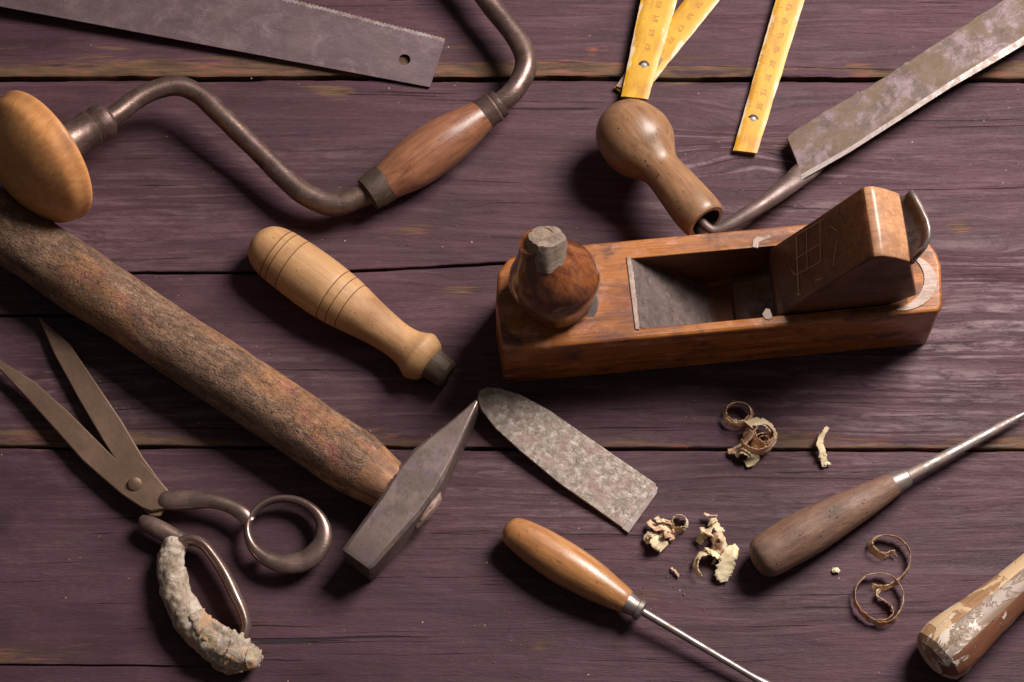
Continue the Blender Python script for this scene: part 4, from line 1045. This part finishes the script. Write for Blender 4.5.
# ------------------------------------------------------------------ shavings
GR = 'wood shavings scattered on the boards'
def spiral(cx, cy, r0, r1, turns, a0, h0, h1, w, tilt0, tilt1, sq=1.0, n=None):
    n = n or int(turns*9)+2; out = []
    for i in range(n):
        t = i/(n-1); a = a0+turns*2*math.pi*t; r = r0+(r1-r0)*t
        out.append((cx+r*math.cos(a), cy+r*math.sin(a)*sq, h0+(h1-h0)*t, w*(1-0.5*max(0, t-0.85)/0.15), tilt0+(tilt1-tilt0)*t))
    return out
def shavings():
    # big brown rolled cluster, upper
    t = thing('wood_shaving', P(752, 435, 0), 'largest brown rolled clump of wood shavings, just below the plane', 'shaving', GR)
    ribbon('curl', spiral(738, 413, 12, 15.5, 1.35, 0.4, 6, 8, 6, 80, 65, 0.8), M_cbrown, t, seed=1)
    ribbon('curl', spiral(763, 441, 4, 11, 1.9, 1.0, 13, 9, 7, 78, 70, 0.85), M_cbrown, t, seed=2)
    ribbon('curl', spiral(759, 436, 13, 19, 1.05, 2.6, 8, 11, 6.5, 62, 78, 0.88), M_cpinkpale, t, seed=3)
    ribbon('curl', spiral(756, 432, 12, 20, 0.6, 4.0, 12, 7, 7, 30, 55, 0.8), M_cpale, t, seed=31)
    ribbon('curl', spiral(766, 434, 8, 13, 0.8, 5.2, 15, 12, 4, 70, 50, 0.9), M_cbrown, t, seed=32)
    ribbon('flake', [(735, 455, 4, 5, 20), (741, 450, 7, 7, 40), (750, 452, 7, 8, 20), (753, 459, 4, 6, 10), (745, 464, 2, 5, 0)], M_cpale, t, seed=4)
    ribbon('flake', [(728, 452, 3, 3, 10), (736, 449, 5, 5, 30), (744, 443, 9, 7, 60), (752, 431, 14, 6, 40)], M_cpink, t, seed=5)
    # small twisted slip
    t = thing('wood_shaving', P(822, 447, 0), 'single narrow twisted pale shaving standing alone left of the spike of the awl', 'shaving', GR)
    ribbon('slip', [(828, 427, 5, 2.0, 10), (824, 433, 6, 3.4, 50), (820, 441, 6, 4.6, 35), (822, 451, 5, 4.6, 15), (824, 460, 3, 4.2, 10), (824, 467, 2, 2.5, 0)], M_cpale, t, seed=6)
    ribbon('slip', [(821, 464, 2, 2, 0), (826, 463, 2.5, 2.4, 20), (831, 464, 2, 1, 0)], M_cpale, t, seed=7)
    # left small cluster
    t = thing('wood_shaving', P(662, 533, 0), 'small clump of pale and pink shavings by the tip of the loose plane iron', 'shaving', GR)
    ribbon('curl', spiral(679, 522, 7.5, 9, 1.1, 2.4, 5, 5, 5.5, 80, 70, 0.9), M_cpale, t, seed=8)
    ribbon('flake', [(648, 521, 4, 4, 10), (655, 527, 6, 6, 40), (663, 526, 7, 7, 30), (670, 531, 6, 6, 60), (672, 540, 4, 4, 30)], M_cpink, t, seed=9)
    ribbon('flake', [(645, 542, 3, 4, 5), (651, 537, 6, 9, 25), (659, 542, 6, 10, 10), (664, 549, 3, 7, 5)], M_cpale, t, seed=10)
    ribbon('flake', [(656, 517, 3, 3, 0), (662, 523, 5, 5, 40), (671, 521, 6, 4, 70)], M_cpale, t, seed=11)
    ribbon('flake', [(660, 535, 5, 5, 20), (666, 531, 9, 6, 50), (668, 538, 7, 5, 20)], M_cpink, t, seed=12)
    rr = random.Random(11)
    def bits(t, cx, cy, sx, sy, n, mats, sd):
        for i in range(n):
            x = cx+rr.gauss(0, sx); y = cy+rr.gauss(0, sy); a = rr.uniform(0, 6.28); l = rr.uniform(3.5, 8.5); h = rr.uniform(2, 8)
            ribbon('flake', [(x-l*math.cos(a), y-l*math.sin(a), h, rr.uniform(1, 2.5), rr.uniform(0, 60)), (x, y+rr.uniform(-1.5, 1.5), h+rr.uniform(0, 3), rr.uniform(1.5, 3.6), rr.uniform(10, 85)), (x+l*math.cos(a), y+l*math.sin(a), h, rr.uniform(0.6, 2), rr.uniform(0, 70))], mats[i % len(mats)], t, seed=sd+i)
    bits(t, 660, 532, 7, 7, 7, [M_cpale, M_cpinkpale, M_cpink], 50)
    # right cluster
    t = thing('wood_shaving', P(715, 550, 0), 'tall ragged clump of pale shavings with a crescent curl left of the brown awl handle', 'shaving', GR)
    ribbon('curl', [(701, 577, 4, 3, 60), (695.5, 568, 5, 4.5, 55), (698, 557, 6, 5.5, 50), (707, 552, 7, 5.5, 40), (716, 554, 7, 5, 30), (722, 560, 6, 4, 30)], M_cpale, t, seed=13)
    ribbon('flake', [(737, 546, 6, 4, 20), (731, 553, 8, 9, 10), (726, 564, 6, 10, 20), (723, 574, 4, 9, 10), (724, 582, 2, 5, 0)], M_cpale, t, seed=14)
    ribbon('flake', [(698, 543, 3, 4, 20), (702, 536, 6, 7, 30), (710, 529, 7, 5, 40), (714, 520, 5, 4, 10), (714, 516, 4, 3, 0)], M_cpale, t, seed=15)
    ribbon('flake', [(712, 543, 6, 6, 50), (718, 535, 9, 6, 30), (724, 541, 9, 6, 60), (719, 550, 7, 7, 20), (712, 546, 6, 5, 50)], M_cpink, t, seed=16)
    ribbon('flake', [(714, 522, 5, 4, 10), (718, 528, 7, 5, 30), (723, 533, 6, 4, 10)], M_cpale, t, seed=17)
    bits(t, 716, 541, 7, 11, 10, [M_cpale, M_cpinkpale, M_cpale, M_cpink], 70)
    # slivers
    s = ribbon('wood_shaving', [(671, 568, 1.2, 1.2, 20), (675, 571, 2.0, 1.8, 40), (679, 577, 1.2, 1.2, 10)], M_cthin, None, seed=18)
    tag(s, 'tiny sliver of wood between the varnished awl and the pale clump', 'shaving', GR)
    s = ribbon('wood_shaving', [(832, 571, 1.2, 2.0, 10), (836, 569.5, 2.0, 3.0, 20), (839.5, 572, 1.0, 2.0, 10)], M_cpale, None, seed=19)
    tag(s, 'tiny pale chip of wood below the brown awl handle', 'shaving', GR)
    # double ring, right
    t = thing('wood_shaving', P(880, 580, 0), 'thin amber shaving coiled into two open rings like a figure eight', 'shaving', GR)
    ribbon('coil', [(896, 557, 2.5, 2, 70), (892, 552, 3.5, 3.6, 75), (884, 556, 4, 5, 60), (876, 553, 4.5, 5.5, 55), (870, 545, 5, 5.5, 60), (876, 537, 5.5, 5.5, 70), (888, 535, 5.5, 5, 80), (901, 540, 5.5, 5, 85), (910, 552, 5.5, 5, 85), (909, 566, 5, 5, 80), (901, 578, 4.5, 4.5, 75), (890, 586, 4, 4.2, 60), (880, 588, 3.5, 4, 50), (872, 586, 3, 3.5, 40)], M_cthin, t, seed=20)
    ribbon('coil', [(880, 590, 3, 3, 60), (877, 595, 3.4, 3.6, 70), (884, 600, 3.5, 4.2, 75), (892, 607, 3.5, 4.5, 80), (892, 616, 3.5, 4.5, 80), (883, 621, 4, 4.5, 80), (870, 619, 4.5, 4.5, 80), (857, 607, 5, 4.5, 80), (855, 590, 5.2, 4.5, 80), (864, 577, 5.6, 4.5, 75), (878, 573, 6, 4.2, 75), (893, 577, 6, 4, 80), (903, 591, 5.6, 4, 80), (902, 607, 5, 4, 80), (893, 620, 4.5, 4, 75), (880, 624, 4, 4, 70), (866, 618, 3.5, 3.5, 60)], M_cthin, t, seed=21)
shavings()

# loose dust and crumbs
def dust():
    vs = []; fs = []
    rnd = random.Random(3)
    clusters = [(760, 430, 60), (700, 545, 60), (660, 540, 40), (880, 590, 60), (640, 600, 60), (520, 645, 50), (460, 200, 70), (200, 190, 160)]
    for i in range(230):
        if i < 150:
            c = clusters[rnd.randrange(len(clusters))]; px = rnd.gauss(c[0], c[2]*0.6); py = rnd.gauss(c[1], c[2]*0.45)
        else: px = rnd.uniform(0, 1024); py = rnd.uniform(0, 682)
        p = P(px, py, 0.3); r = rnd.uniform(0.18, 0.5)*MM*(1.7 if rnd.random() < 0.08 else 1)
        k = len(vs)
        a = rnd.uniform(0, 6.28)
        for j in range(4):
            an = a+j*math.pi/2
            vs.append(p + V((math.cos(an)*r*rnd.uniform(0.6, 1.7), math.sin(an)*r*rnd.uniform(0.5, 1.2), -0.0002)))
        vs.append(p + V((0, 0, r*0.8)))
        for j in range(4): fs.append((k+j, k+(j+1) % 4, k+4))
        fs.append((k+3, k+2, k+1, k))
    o = link('sawdust', vs, fs, M_cthin2, None, None, 0)
    tag(o, 'fine crumbs of sawdust scattered over the purple boards', None, None, 'stuff')
M_cthin2 = curl_mat('sawdust_crumb', (0.36, 0.25, 0.16), (0.16, 0.10, 0.06), None, 6)
dust()

# ------------------------------------------------------------------ light
w = bpy.data.worlds.new('World'); S.world = w; w.use_nodes = True
bg = w.node_tree.nodes['Background']; bg.inputs[0].default_value = (1.0, 0.93, 0.92, 1); bg.inputs[1].default_value = 0.075
def area(name, loc, target, size, energy, color):
    d = bpy.data.lights.new(name, 'AREA'); d.shape = 'RECTANGLE'; d.size = size[0]; d.size_y = size[1]; d.energy = energy; d.color = color
    o = bpy.data.objects.new(name, d); COL.objects.link(o); o.location = loc
    o.rotation_euler = (V(target)-V(loc)).to_track_quat('-Z', 'Y').to_euler(); return o
area('key_softbox', (0.78, 0.62, 1.08), (0.15, -0.1, 0), (0.58, 0.58), 42, (1.0, 0.94, 0.90))
S.view_settings.view_transform = 'Standard'; S.view_settings.look = 'None'; S.view_settings.exposure = 0; S.view_settings.gamma = 1
S.render.engine = 'CYCLES'
S.render.resolution_x = 1024; S.render.resolution_y = 682
